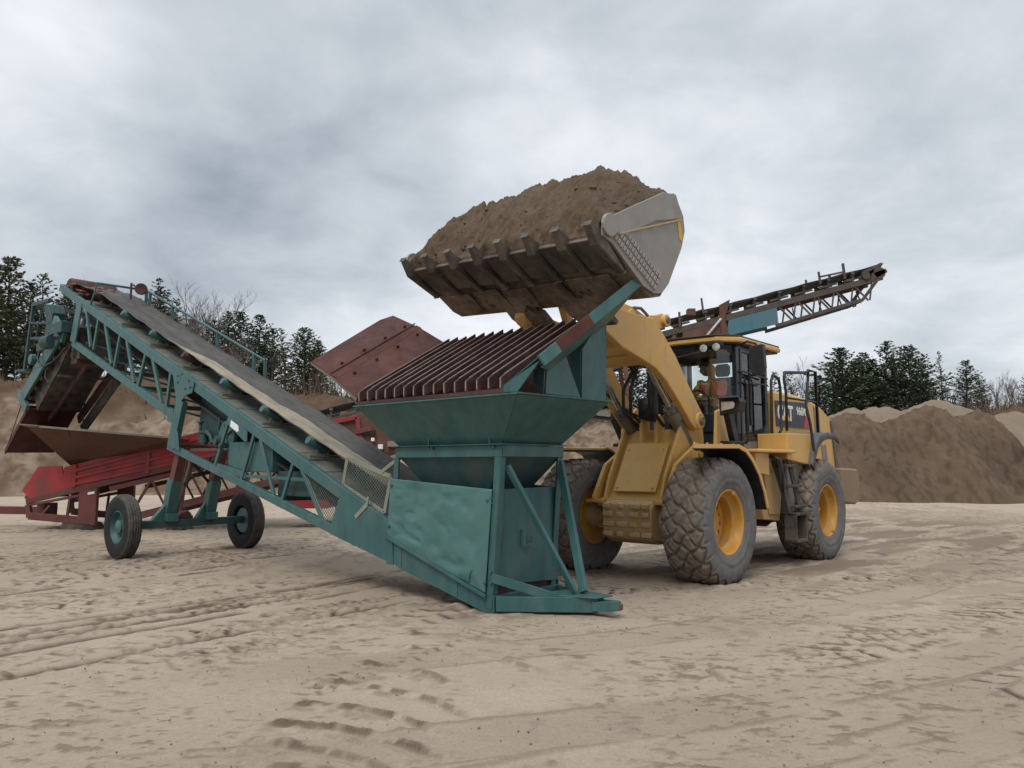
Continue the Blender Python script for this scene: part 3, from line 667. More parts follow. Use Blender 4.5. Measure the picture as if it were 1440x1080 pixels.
for a in (
    ('pine',0,-12,372,59,'dark pine cut by the left picture edge',GL,1.5),
    ('pine',1,18,361,60,'tallest dark pine at the left, left of the conveyor head',GL,1.4),
    ('pine',2,42,398,64,'shorter dark pine just right of the tallest left pine',GL,1.5),
    ('thin',0,62,386,66,'thin wispy pine between the left pines and the conveyor head',GL,1.5),
    ('bare',0,112,384,72,'leafless tree directly above the conveyor head, first of three',GL,1.0),
    ('bare',1,136,383,74,'leafless tree above the conveyor head, middle of three',GL,1.0),
    ('bare',2,160,388,72,'leafless tree behind the lamp on the conveyor head',GL,1.0),
    ('thin',1,219,393,66,'slender pine standing left of the round bare tree',GL,1.45),
    ('pine',4,236,408,70,'small pine tucked beside the round bare tree',GL,1.45),
    ('bare',4,264,390,64,'largest round leafless tree behind the belt handrail',GL,1.4),
    ('bare',3,300,414,66,'grey leafless tree right of the largest round bare tree',GL,1.1),
    ('bare',6,283,425,62,'low leafless tree under the round bare tree',GL,1.0),
    ('pine',3,322,441,66,'pine at the left end of the row behind the handrail',GL,1.45),
    ('pine',5,346,440,64,'pine in the middle of the row behind the handrail',GL,1.45),
    ('pine',6,368,443,66,'pine at the right end of the row behind the handrail',GL,1.45),
    ('bare',5,386,480,66,'thin leafless tree left of the dense green spruce',GL,1.0),
    ('thin',2,404,462,62,'slim pine leaning on the dense green spruce',GL,1.5),
    ('spruce',0,430,461,61,'dense dark green spruce between handrail and rusty flap',GL,1.5),
    ('bare',1,458,520,60,'low leafless shrub-like tree right of the dense spruce',GL,1.5),
    ('bare',0,480,522,62,'low leafless tree in the gap left of the rusty flap',GL,1.4),
    ('pine',7,505,515,64,'pine half hidden behind the rusty flap',GL,1.4),
    ('bare',2,205,440,60,'leafless tree behind the upper handrail posts',GL,1.0),
    ('pine',8,92,412,70,'pine behind the conveyor head, lower than the leafless trees there',GL,1.45),
    ('bare',1,185,402,68,'leafless tree right of the lamp on the conveyor head',GL,1.1),
    ('thin',3,250,420,62,'thin pine in front of the round bare tree',GL,1.4),
    ('pine',1,272,448,66,'low pine under the right half of the round bare tree',GL,1.45),
    ('pine',4,306,452,62,'low pine right of the grey leafless tree',GL,1.45),
    ('bare',3,332,468,60,'low leafless tree in front of the pine row behind the handrail',GL,1.45),
    ('bare',4,360,478,60,'low spreading leafless tree at the right end of the pine row',GL,1.45),
    ('pine',2,383,462,68,'pine filling the gap left of the dense green spruce',GL,1.45),
    ('spruce',2,446,478,62,'small spruce touching the right side of the dense spruce',GL,1.2),
    ('pine',5,1172,508,64,'dark pine on the left flank of the right-hand group',GR,1.5),
    ('pine',7,1200,508,63,'pine wedged between the first two conifers of the right-hand group',GR,1.65),
    ('spruce',1,1226,506,62,'spruce left of the tallest pine at the right',GR,1.65),
    ('pine',8,1259,502,63,'pine between the tallest and the broad conifer at the right',GR,1.65),
    ('pine',0,1296,512,62,'pine on the right flank of the right-hand group',GR,1.3),
    ('bare',2,1340,528,64,'leafless tree between the lone thin pine and the next pine',GR,1.2),
    ('spruce',1,884,498,62,'spruce seen between the loader arms',GR,1.65),
    ('pine',8,925,500,64,'pine hidden behind the loader arm and windscreen',GR,1.65),
    ('thin',3,1086,524,66,'wispy pine just right of the loader mirror',GR,1.65),
    ('thin',0,1112,522,66,'wispy pine seen through the loader handrail',GR,1.65),
    ('bare',5,1128,512,70,'leafless tree behind the loader handrail',GR,1.0),
    ('pine',2,1150,528,62,'short pine left of the big dark group',GR,1.65),
    ('spruce',2,1188,488,60,'big dark conifer at the left of the right-hand group',GR,1.75),
    ('pine',0,1212,496,62,'dark pine second in the right-hand group',GR,1.65),
    ('pine',3,1240,482,61,'tallest pine in the middle of the right-hand group',GR,1.7),
    ('spruce',0,1279,485,60,'broad dense conifer at the right of the right-hand group',GR,1.75),
    ('thin',1,1306,521,66,'stunted thin pine right of the dense group',GR,1.0),
    ('thin',2,1322,495,62,'tall bare-stemmed pine standing alone over the pale heap',GR,1.0),
    ('pine',6,1356,507,62,'pine right of the lone thin-stemmed pine',GR,1.7),
    ('pine',4,1380,531,64,'small pine before the leafless trees at right',GR,1.65),
    ('bare',4,1402,519,62,'leafless tree near the right picture edge',GR,1.1),
    ('bare',3,1418,526,66,'leafless tree second from the right picture edge',GR,1.0),
    ('pine',1,1443,524,60,'pine cut by the right picture edge',GR,1.1),
): tree(*a)

# dry brush, stems and grass along the bank top
def brush():
    rs = np.random.RandomState(5); Pn = []; 
    n = 46000
    x = rs.uniform(-62, 58, n); y = rs.uniform(48, 66, n)
    keep = (fbm(x*.25, y*.25, 55, 3) > -.06) & (bank_h(x, y) > np.where((x < -14) & (rs.rand(n) < .35), .5, .84)*np.interp(x, CX, CZ)) & ((y > 57) | (rs.rand(n) < .25)); x = x[keep]; y = y[keep]; n = len(x)
    zb = bank_h(x, y) - .05
    tall = (rs.rand(n) < .45)*(y > 56)*((x < -8) | (x > 26))
    h = np.where(tall, rs.uniform(.8, 3.4, n)*(.5+.9*vn(x*.3, y*.3, 56)), rs.uniform(.2, .85, n)); wd = np.where(tall, .022, .05)*rs.uniform(.6,1.4,n)
    a = rs.rand(n)*6.28; lx = rs.normal(0, .18, n)*h; ly = rs.normal(0, .18, n)*h
    b0 = np.stack([x-wd*np.cos(a), y-wd*np.sin(a), zb], -1); b1 = np.stack([x+wd*np.cos(a), y+wd*np.sin(a), zb], -1); tp = np.stack([x+lx, y+ly, zb+h], -1)
    P = np.stack([b0, b1, tp], 1).reshape(-1,3)
    o = np_mesh('dry_brush', P, np.arange(3*n).reshape(-1,3), M['brush'], smooth=False)
    tag(o, 'dry brown grass, stems and scrub along the top of the sand bank', 'brush', kind='stuff')
brush()
# ------------------------------------------------------------------ green portable conveyor with grizzly hopper
# local axes: x towards the tongue, -x up the conveyor, y to the far side
KO = (-.23, 8.64, 0); KA = R(-41.3)
def zt(a): return 1.27 + .409*(-a-2.64)
def make_conveyor():
    k = empty('portable_conveyor', KO, KA)
    tag(k, 'green portable belt conveyor on two wheels with rusty grizzly hopper at its low end', 'conveyor')
    T, TD = M['teal'], M['teal_d']
    B = 1.2
    # rails and truss of both sides
    for y, sd in ((0, 1), (B, -1)):
        m = MB(); m.chan((-13.9,y,zt(-13.9)-.085), (-1.74,y,zt(-1.74)-.085), .07, .17, .012, -sd); m.build('top_rail', T, k, .004)
        m = MB(); m.chan((-12.9,y,4.36), (-7.86,y,2.52), .07, .15, .012, -sd)
        m.bar((-12.55,y-.004*sd,zt(-12.55)-.1), (-12.84,y-.004*sd,4.36), .03, .32, (1,0,0)); m.build('upper_chord', T, k, .004)
        m = MB(); m.chan((-7.95,y,1.955), (-2.92,y,.735), .07, .12, .012, -sd); m.build('lower_chord', T, k, .004)
        for a0, a1 in ((-12.2,-11.84),(-11.48,-11.66),(-11.12,-10.68),(-10.31,-10.52),(-9.98,-9.53),(-9.07,-9.33),(-8.76,-8.27),(-7.97,-8.1)):
            m = MB(); m.bar((a0,y+.02*sd,zt(a0)-.16), (a1,y+.02*sd,zt(a1)-.88), .05, .075, (1,0,0)); m.build('diagonal', T, k, .004)
        for a0, a1, z1 in ((-5.8,-6.25,1.56),(-5.04,-5.4,1.33),(-4.86,-4.4,1.1),(-3.94,-4.23,1.05),(-3.73,-3.14,.79)):
            m = MB(); m.bar((a0,y+.02*sd,zt(a0)-.16), (a1,y+.02*sd,z1), .04, .06, (1,0,0)); m.build('diagonal', T, k, .004)
        # gusset and post where the axle strut meets the truss
        m = MB(); yo = y - .022*sd
        m.plate([(-7.83,yo,3.31),(-7.55,yo,3.33),(-7.2,yo,3.2),(-6.99,yo,3.02),(-7.05,yo,2.86),(-7.3,yo,2.82),(-7.52,yo,2.68),(-7.62,yo,2.72)], .014)
        for px_, pz in ((-7.6,3.2),(-7.45,3.22),(-7.6,3.08),(-7.18,3.08),(-7.3,2.95),(-7.12,2.96)):
            m.cyl((px_,yo-.03*sd,pz), (px_,yo+.01*sd,pz), .018, n=8)
        m.build('gusset', T, k, .002)
        m = MB(); m.bar((-7.5,y+.02*sd,2.75), (-7.78,y+.02*sd,1.93), .10, .26, (1,0,0)); m.plate([(-7.9,y+.05*sd,2.62),(-7.72,y+.05*sd,2.62),(-7.72,y+.05*sd,2.36),(-7.95,y+.05*sd,2.40)], .16)
        m.plate([(-7.7,y-.03*sd,2.25),(-7.5,y-.03*sd,2.2),(-7.42,y-.03*sd,1.85),(-7.7,y-.03*sd,1.93)], .012)
        m.build('post', T, k, .004)
        # skirt plate near the tail
        m = MB(); m.plate([(-2.78,y,1.20),(-1.72,y,.86),(-1.72,y,.40),(-2.97,y,.68),(-3.0,y,.75)], .014); m.build('skirt_plate', T, k, .002)
        m = MB(); m.plate([(-1.70,y,.78),(0,y,.24),(0,y,.0),(-.12,y,.0),(-1.55,y,.35),(-1.70,y,.42)], .014)
        m.bar((-1.72,y-.012*sd,.86), (-1.70,y-.012*sd,.38), .02, .12, (1,0,0)); m.bar((-1.5,y-.01*sd,.66),(-1.5,y-.01*sd,.36),.012,.02,(1,0,0)); m.bar((-.52,y-.01*sd,.38),(-.52,y-.01*sd,.12),.012,.02,(1,0,0))
        m.build('tail_plate', T, k, .002)
    # deck under the belt: boards with seams
    m = MB(); a = -12.5; rs = random.Random(2)
    while a < -1.9:
        L = rs.uniform(.55,.75); e = min(a+L-.015, -1.8); dz = rs.uniform(-.008,.008)
        m.prism([(a,.03,zt(a)-.03+dz),(e,.03,zt(e)-.03+dz),(e,B-.03,zt(e)-.03+dz),(a,B-.03,zt(a)-.03+dz)], (0,0,.018)); a += L
    m.build('deck', M['deck'], k, .002)
    # cross members inside the truss
    for a in (-12.2,-11.1,-10.2,-9.3,-8.3):
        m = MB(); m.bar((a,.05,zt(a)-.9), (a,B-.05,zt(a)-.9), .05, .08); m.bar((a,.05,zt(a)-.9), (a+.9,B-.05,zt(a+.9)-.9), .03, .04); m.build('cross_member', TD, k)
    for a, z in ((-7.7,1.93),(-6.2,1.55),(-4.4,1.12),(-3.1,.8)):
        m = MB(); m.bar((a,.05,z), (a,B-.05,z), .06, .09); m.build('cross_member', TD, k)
    # belt: troughed carrying run and flat return run
    prof = [(.17,.30),(.30,.245),(.42,.20),(.60,.19),(.78,.20),(.90,.25),(1.03,.32)]
    A = np.concatenate([np.linspace(-13.55,-1.0,90)])
    P = []; 
    for a in A:
        f = 1 - max(0, (-a-12.2))/1.4
        for y, d in prof:
            yy = .6+(y-.6)*(1+(1-f)*.02); P.append((a, yy, zt(a)+.12+(d-.12)*f+.01*math.sin(a*9+y)))
    o = np_mesh('belt', P, grid_faces(len(A), len(prof)), M['belt'], k); sm = o.modifiers.new('thick', 'SOLIDIFY'); sm.thickness = .014
    m = MB(); m.bar((-13.3,.6,zt(-13.3)-.5), (-1.2,.6,zt(-1.2)-.42), .86, .012); m.build('return_belt', M['belt'], k)
    # troughing idlers
    for a in (-12.0,-10.5,-9.1,-7.72,-6.28,-4.99,-3.72):
        m = MB(); z = zt(a)
        m.bar((a+.06,.08,z+.02), (a+.06,B-.08,z+.02), .05, .035)
        for yb, zz in ((.22,.12),(.42,.10),(.78,.10),(.98,.12)): m.bar((a+.06,yb,z), (a+.06,yb,z+zz), .03, .02, (1,0,0))
        fr = m.build('idler_frame', M['grayrust'], k)
        for (y0,d0),(y1,d1) in (((.10,.265),(.40,.125)),((.43,.115),(.77,.115)),((.80,.125),(1.10,.275))):
            q = MB(); q.lathe([(0,.0),(0,.06),(.01,.066),((Vector((0,y1-y0,d1-d0))).length-.01,.066),((Vector((0,y1-y0,d1-d0))).length,.06),((Vector((0,y1-y0,d1-d0))).length,0)], (a,y0,z+d0), (0,y1-y0,d1-d0), 14)
            q.build('roller', T if y0 < .2 and a in (-6.28,-4.99,-3.72,-9.1,-10.5) else M['rustd'], fr, smooth='auto')
    # belt guards with expanded mesh
    def guard(pts, name, fr):
        m = MB(); n = len(pts)
        for i in range(n): m.bar(pts[i], pts[(i+1) % n], .012, fr, Vector((0,1,0)).cross(V(pts[(i+1)%n])-V(pts[i])))
        g = m.build(name, M['mesh'], k, .003)
        x0 = min(p[0] for p in pts); x1 = max(p[0] for p in pts); z0 = min(p[2] for p in pts); z1 = max(p[2] for p in pts); y = pts[0][1]
        W = MB()
        def inside(x, z):
            c = False
            for i in range(n):
                xi, zi = pts[i][0], pts[i][2]; xj, zj = pts[i-1][0], pts[i-1][2]
                if (zi > z) != (zj > z) and x < (xj-xi)*(z-zi)/(zj-zi)+xi: c = not c
            return c
        st = .055
        for sgn in (1, -1):
            u = -6.
            while u < 8:
                run = None; t = z0
                while t <= z1+.01:
                    x = x0 + u*1 + sgn*(t-z0)*1.1
                    if inside(x, t):
                        if run is None: run = (x, t)
                        last = (x, t)
                    elif run is not None:
                        W.bar((run[0],y,run[1]), (last[0],y,last[1]), .005, .006, (1,0,0)); run = None
                    t += .03
                if run is not None and run != last: W.bar((run[0],y,run[1]), (last[0],y,last[1]), .006, .007, (1,0,0))
                u += st
        W.build('wire_mesh', M['wire'], g)
    guard([(-2.72,.06,1.71),(-2.80,.06,1.34),(-1.92,.06,1.0),(-1.80,.06,1.46)], 'belt_guard', .06)
    guard([(-3.66,.03,1.50),(-2.80,.03,1.20),(-3.0,.03,.80),(-3.14,.03,.84)], 'truss_guard', .02)
    m = MB(); m.bar((-2.42,-.01,.93), (-2.18,-.01,1.10), .02, .06); m.bar((-2.18,-.01,1.10),(-2.16,-.01,1.2),.02,.04,(1,0,0)); m.bar((-1.98,.06,1.52),(-1.6,.06,1.72),.03,.05); m.build('guard_latch', M['mesh'], k, .003)
    # machinery bay
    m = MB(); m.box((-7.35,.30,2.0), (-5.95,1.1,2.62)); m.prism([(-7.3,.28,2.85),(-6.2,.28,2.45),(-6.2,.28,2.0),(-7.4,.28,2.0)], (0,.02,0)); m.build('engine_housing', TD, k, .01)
    m = MB(); m.prism([(-5.93,.08,1.98),(-4.62,.08,1.98),(-4.62,.08,1.50),(-5.93,.08,1.50)], (0,.92,0)); m.build('fuel_box', T, k, .012)
    m = MB(); m.bar((-6.22,.04,1.60), (-5.25,.04,1.44), .05, .10); m.bar((-5.25,.04,1.44),(-3.6,.04,1.40),.04,.05); m.build('bay_rail', T, k, .003)
    m = MB(); m.plate([(-5.78,-.012,2.39),(-5.2,-.012,2.14),(-5.2,-.012,1.98),(-5.26,-.012,1.97),(-5.83,-.012,2.28)], .01); c = m.build('cover_plate', T, k, .002)
    m = MB(); m.plate([(-5.70,-.02,2.33),(-5.47,-.02,2.235),(-5.45,-.02,2.15),(-5.5,-.02,2.135),(-5.72,-.02,2.23)], .004); m.build('sticker', M['white'], c)
    m = MB(); m.lathe([(-.03,.0),(-.03,.20),(-.035,.25),(.035,.25),(.03,.20),(.03,.06),(.05,.05),(.05,0)], (-6.1,.16,2.10), (0,-1,0), 28)
    for j in range(4): a = j*1.57+.4; m.bar((-6.1,.12,2.10), (-6.1+.2*math.cos(a),.12,2.10+.2*math.sin(a)), .02, .04, (0,1,0))
    m.build('flywheel', T, k, .003, 'auto')
    m = MB(); m.cyl((-6.9,.15,1.98), (-6.9,.15,2.16), .075, n=14); m.cyl((-6.9,.15,2.16),(-6.9,.15,2.20),.10,n=14); m.cyl((-7.05,.15,2.1),(-7.05,.15,2.34),.03,n=8); m.cyl((-7.05,.15,2.34),(-7.05,.15,2.37),.06,n=10)
    m.cyl((-6.45,.18,2.2),(-6.45,.18,2.42),.025,n=8); m.box((-6.45,.1,1.92),(-6.2,.3,2.10)); m.cyl((-6.3,.02,2.0),(-6.3,.14,2.0),.06,n=12); m.tube([(-6.9,.15,2.12),(-6.75,.12,2.18),(-6.62,.12,2.1),(-6.55,.12,1.98)],.035,8)
    m.cyl((-6.05,-.02,1.93),(-6.05,.2,1.93),.045,n=10); m.build('engine', TD, k, .006, 'auto')
    m = MB(); m.box((-7.3,.1,1.84), (-6.2,1.1,1.90)); m.cyl((-6.95,.25,1.97),(-6.35,.25,1.97),.07,n=10); m.build('engine_mount', M['redbrown'], k, .004)
    m = MB(); m.box((-4.55,.15,1.15),(-3.55,1.05,1.52)); m.build('hydraulic_tank', TD, k, .01)
    # axle: struts, beam, wheels, jack
    for y in (.18, .94):
        m = MB(); m.bar((-7.72,y,1.95), (-8.02,y,1.22), .15, .17, (1,0,0)); m.build('inner_strut', M['redbrown'], k, .006)
        m = MB(); m.bar((-7.98,y,1.34), (-8.15,y,.74), .19, .20, (1,0,0)); m.prism([(-8.32,y-.10,.74),(-7.98,y-.10,.74),(-7.98,y-.10,.60),(-8.36,y-.10,.60)], (0,.2,0)); m.plate([(-8.15,y-.34 if y<.5 else y-.28,.62),(-8.15,y-.1,.62),(-8.15,y-.1,.9)], .10)
        m.build('strut', T, k, .006)
    m = MB(); m.bar((-8.15,-.52,.56), (-8.15,1.62,.56), .15, .13); m.build('axle_beam', TD, k, .006)
    m = MB(); m.lathe([(-.07,0),(-.07,.10),(-.03,.12),(.03,.12),(.07,.10),(.07,0)], (-8.24,.52,.66), (1,0,0), 16); m.box((-8.28,.4,.52),(-8.2,.66,.68)); m.build('swivel_bracket', M['brown'], k, .004)
    m = MB(); m.cyl((-8.0,.5,1.75),(-8.08,.43,1.25),.045,n=10); m.cyl((-8.08,.43,1.25),(-8.2,.33,.68),.024,n=8); m.build('jack', M['grayrust'], k, smooth='auto')
    m = MB(); m.tube([(-7.7,.7,1.75),(-7.9,.72,1.5),(-7.95,.62,1.45),(-7.8,.55,1.62)],.018,6); m.bar((-7.75,.25,1.8),(-8.05,.85,1.3),.03,.04); m.bar((-8.0,.35,1.25),(-7.75,.88,1.75),.02,.03); m.build('hose', M['hose'], k)
    wm = None
    for y, sd in ((-.62, -1), (1.70, 1)):
        W = MB(); W.lathe([(.0*sd,.30),(.10*sd,.295),(.105*sd,.27),(.06*sd,.255),(.02*sd,.235),(.01*sd,.19),(.0*sd,.13),(.08*sd,.12),(.10*sd,.07),(.12*sd,0)], (0,0,0), (0,1,0), 28)
        for j in range(8): a = j*.785; W.cyl((.155*math.cos(a),0,.155*math.sin(a)), (.155*math.cos(a),.05*sd,.155*math.sin(a)), .016, n=6)
        W.lathe([(-.06*sd,.24),(-.06*sd,0)], (0,0,0), (0,1,0), 28)
        wl = W.build('wheel', T, k, .0, 'auto', loc=(-8.15,y,.545))
        ty = tyre_mesh('tyre', .56, .135, .28, 'rib', M['tyre2'], wl); ty.rotation_euler = (0, .4*sd, 0)
    # handrail on the far side and across the head
    m = MB()
    rail = [(-12.05,.04,zt(-12.05)-.02),(-11.75,.04,zt(-11.75)+.56),(-11.75,B-.1,zt(-11.75)+.58),(-6.62,B-.1,zt(-6.62)+.60)]
    m.tube(rail, .022, 8); m.tube([(-12.05,.04,zt(-12.05)-.02),(-11.4,.04,zt(-11.4)-.02),(-11.2,.25,zt(-11.2))], .02, 6)
    for a in (-11.75,-11.55,-10.4,-8.4,-7.0,-6.62): m.bar((a,B-.1,zt(a)-.05), (a,B-.1,zt(a)+.60), .05, .06 if a != -6.62 else .03, (1,0,0))
    m.tube([(-11.75,B-.1,zt(-11.75)+.58),(-11.75,B-.1,zt(-11.75)+.1)], .02, 6); m.build('handrail', T, k)
    m = MB(); m.tube([(-12.1,.9,zt(-12.1)+.2),(-12.1,.9,zt(-12.1)+.62),(-11.7,.85,zt(-11.7)+.62),(-11.5,.85,zt(-11.5)+.6)], .022, 6); m.build('lamp_bracket', M['rustd'], k)
    m = MB(); c = Vector((-11.35,.82,zt(-11.35)+.66)); m.lathe([(-.10,0),(-.10,.06),(-.02,.125),(.06,.13),(.07,.115),(.05,0)], c, (.8,-.55,-.1), 18); m.build('work_lamp', M['rustd'], k, smooth='auto')
    # head pulley with scraps of torn belt
    m = MB(); m.lathe([(-.5,0),(-.5,.23),(-.47,.25),(.47,.25),(.5,.23),(.5,0)], (-13.6,.6,zt(-13.6)-.02), (0,1,0), 24); m.build('head_pulley', M['rustd'], k, smooth='auto')
    rs = random.Random(11); m = MB()
    for i in range(46):
        a = rs.uniform(-13.85,-12.75); y = rs.uniform(-.0,1.05); z = zt(min(a,-12.9) if a > -13.4 else -13.4)+rs.uniform(-.02,.17); L = rs.uniform(.12,.34)
        m.plate([(a,y,z),(a+L,y+rs.uniform(-.06,.06),z-.3*L),(a+L*.9,y+rs.uniform(.08,.26),z-.25*L+rs.uniform(-.06,.06)),(a-.03,y+rs.uniform(.08,.24),z+rs.uniform(-.05,.08))], .04)
    m.build('belt_scraper', M['brown'], k, .012)
    # folding head chute hanging from the top
    for y in (-.03, B+.06):
        m = MB(); m.bar((-13.35,y,4.78), (-16.05,y,3.22), .07, .34); m.bar((-14.0,y-.0,5.0),(-13.3,y,4.5),.09,.26); m.bar((-16.2,y,3.42),(-15.5,y,2.98),.09,.2); m.plate([(-15.2,y-.02,3.95),(-14.5,y-.02,4.3),(-14.5,y-.02,3.95)], .05); m.build('chute_frame', T, k, .006)
    m = MB()
    for i in range(8):
        f = i/7; a = -13.3-2.6*f; z = 4.55-1.5*f; m.bar((a,.0,z),(a,B,z),.07,.10)
    m.bar((-13.3,.6,4.72),(-16.0,.6,3.16),1.1,.02)
    m.bar((-12.9,.5,4.2),(-15.6,.5,2.75),.06,.14); m.bar((-12.9,B-.02,4.25),(-15.6,B-.02,2.78),.06,.22); m.box((-13.2,.1,3.9),(-12.85,1.1,4.35)); m.build('chute_slats', M['rustd'], k, .004)
    m = MB(); m.prism([(-12.95,.12,4.6),(-13.3,.12,4.85),(-15.6,.12,3.4),(-15.3,.12,2.95)],(0,.96,0)); m.box((-13.2,.1,4.0),(-12.7,1.1,4.7))
    for i in range(2): a = -13.2-.75*i; z = 4.1-.40*i; m.bar((a,.1,z),(a+.05,B,z),.10,.05)
    m.bar((-12.9,B,3.9),(-15.4,B,2.5),.05,.3); m.build('chute_body', M['under'], k, .003)
    m = MB(); m.plate([(-15.50,-.02,3.0),(-15.54,B-.08,3.02),(-17.03,B-.08,1.96),(-17.0,-.02,1.94)], .03); m.bar((-15.45,-.03,3.02),(-17.0,-.03,1.95),.03,.12); ch = m.build('chute_plate', M['rust'], k, .004)
    m = MB(); m.tube([(-15.9,-.04,3.15),(-16.85,-.04,2.05)],.012,5); m.tube([(-15.0,B-.1,3.25),(-15.2,B-.08,2.95),(-15.1,B-.08,2.7)],.014,5); m.build('chain', M['rustd'], ch)
    m = MB(); m.tube([(-14.75,-.08,4.35),(-14.72,-.12,4.18),(-14.55,-.14,4.04),(-14.3,-.16,3.95),(-14.0,-.16,3.92),(-13.7,-.14,3.96),(-13.4,-.10,4.08),(-13.1,-.06,4.25)], .022, 7); m.tube([(-14.2,-.08,3.85),(-14.1,-.12,3.66),(-13.9,-.12,3.54),(-13.65,-.12,3.52),(-13.4,-.12,3.64),(-13.2,-.08,3.88),(-13.1,-.06,4.1)], .018, 7); m.build('cable', M['hose'], k, smooth=True)
    m = MB(); m.bar((-15.65,.0,5.62),(-16.0,.0,3.95),.07,.10,(1,0,0)); m.bar((-15.35,1.1,5.5),(-15.8,1.1,3.9),.07,.10,(1,0,0)); m.bar((-15.7,.0,5.62),(-14.5,.0,5.56),.08,.09); m.bar((-15.6,0,5.62),(-15.4,1.1,5.5),.06,.08); m.bar((-15.72,-.05,5.15),(-14.3,-.05,4.98),.03,.05)
    m.plate([(-16.25,-.15,3.98),(-15.5,-.15,3.94),(-15.4,.8,3.94),(-16.2,.8,3.98)],.05); m.plate([(-15.4,-.1,4.72),(-14.3,-.1,4.62),(-14.2,.6,4.62),(-15.3,.6,4.72)],.06); m.bar((-15.3,.1,5.5),(-15.7,.1,4.7),.04,.05,(1,0,0)); m.bar((-15.1,.3,5.5),(-15.3,.3,4.7),.05,.03,(1,0,0))
    m.build('head_platform', TD, k, .004)
    m = MB(); m.box((-13.9,-.16,4.62),(-13.15,.1,4.88)); m.cyl((-13.5,-.1,4.5),(-13.5,.1,4.9),.12,n=12); m.build('gear_cover', TD, k, .01)
    m = MB(); m.prism([(-14.75,-.05,5.5),(-14.25,-.05,5.42),(-14.1,-.05,5.2),(-14.2,-.05,4.75),(-14.6,-.05,4.62),(-14.5,-.05,5.0)],(0,.28,0)); m.box((-14.6,-.04,4.45),(-13.9,.1,4.75)); m.build('gear_hood', TD, k, .01)
    m = MB(); m.cyl((-15.35,-.1,4.2),(-15.35,.02,4.2),.13,n=14); m.build('sprocket', T, k, .01)
    m = MB(); m.cyl((-14.3,-.1,4.5),(-13.8,-.1,4.5),.16,n=14); m.cyl((-14.6,-.06,4.55),(-14.1,-.06,4.45),.10,n=12); m.build('drive_gearbox', TD, k, .01, 'auto')
    m = MB(); m.lathe([(-.12,0),(-.12,.18),(.12,.18),(.12,0)],(-14.0,.05,4.5),(0,1,0),14); m.box((-15.0,-.08,4.35),(-14.2,.5,4.55)); m.build('motor', TD, k, .01, 'auto')

    # ---------------------------------------------------------------- hopper
    h = MB()
    for a0, b0, a1, b1 in ((-1.64,0,.16,0),(-1.64,1.11,.16,1.11)): h.chan((a0,b0,1.765),(a1,b1,1.765),.07,.13,.012,-1 if b0==0 else 1)
    for a in (-1.64,.16): h.bar((a,0.012,1.765),(a,1.098,1.765),.014,.126)
    for a in (-1.0,.0): h.bar((a,-.03,1.80),(a,-.03,1.93),.02,.012,(1,0,0)); h.cyl((a+.05,-.03,1.81),(a+.05,.02,1.81),.02,n=6)
    h.bar((-1.68,-.02,1.838),(.18,-.02,1.838),.08,.012); h.bar((.17,-.03,1.842),(.17,1.13,1.842),.07,.012)
    hop = h.build('hopper', T, k, .003)
    C = [(-1.60,.03,1.84),(.13,.03,1.84),(.13,1.08,1.84),(-1.60,1.08,1.84)]; U = [(-2.0,-.35,2.34),(.69,-.35,2.34),(.69,1.32,2.36),(-2.0,1.32,2.36)]; Lw = [(-1.05,.28,1.12),(-.38,.28,1.12),(-.38,.82,1.12),(-1.05,.82,1.12)]
    m = MB(); 
    for i in range(4):
        j = (i+1) % 4; m.plate([C[i],C[j],U[j],U[i]], .014)
    m.bar((-2.03,-.365,2.345),(.71,-.365,2.345),.05,.018); m.bar((.70,-.37,2.35),(.70,1.34,2.365),.05,.018); m.bar((-2.02,-.37,2.345),(-2.02,1.34,2.365),.05,.018)
    m.build('upper_cone', T, hop, .002)
    m = MB(); C2 = [(x,y,1.71) for x,y,_ in C]
    for i in range(4):
        j = (i+1) % 4; m.plate([Lw[i],Lw[j],C2[j],C2[i]], .014)
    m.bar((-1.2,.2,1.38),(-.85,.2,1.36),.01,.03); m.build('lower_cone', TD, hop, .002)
    m = MB(); m.plate([(-2.0,1.31,2.37),(.66,1.31,2.37),(.60,1.20,3.36),(-2.06,1.20,3.36)], .02); m.plate([(-2.0,-.35,2.36),(-2.0,1.3,2.36),(-2.05,1.2,3.36),(-2.0,-.35,2.44)], .016); m.build('back_plate', M['rustd'], hop, .002)
    m = MB(); m.plate([(-1.98,-.352,2.36),(.55,-.352,2.36),(.55,-.352,2.41),(-1.98,-.352,2.40)], .012); m.bar((-1.98,-.30,2.38),(.5,-.30,2.38),.08,.02); m.build('front_lip', M['rustd'], hop, .002)
    n = 15
    for i in range(n):
        a = -1.94 + i*(2.40/(n-1)); b_ = MB(); jz = random.uniform(-.008,.008)
        b_.plate([(a,-.36,2.40+jz),(a,1.2,3.22+jz),(a,1.2,3.40+jz),(a,-.30,2.57+jz),(a,-.36,2.53+jz)], .03)
        o = b_.build('grizzly_bar', M['rustbar'], hop, .003)
        e_ = MB(); e_.bar((a,-.30,2.573+jz),(a,1.2,3.403+jz),.016,.004); e_.bar((a,-.363,2.42+jz),(a,-.363,2.525+jz),.016,.004,(0,1,0)); e_.build('worn_edge', M['rustedge'], o)
    m = MB(); m.bar((-2.02,.3,2.70),(.5,.3,2.70),.04,.06); m.bar((-2.02,.9,3.02),(.5,.9,3.02),.04,.06); m.build('grizzly_cross_rod', M['rustd'], hop)
    # rusty left wing in two folded plates
    i0, i1 = Vector((-1.99,-.36,2.45)), Vector((-2.07,1.22,3.36)); o0, o1 = Vector((-2.98,-.38,3.0)), Vector((-3.28,1.22,3.93))
    m0, m1 = i0.lerp(o0,.47)+Vector((0,0,.03)), i1.lerp(o1,.44)+Vector((0,0,.03))
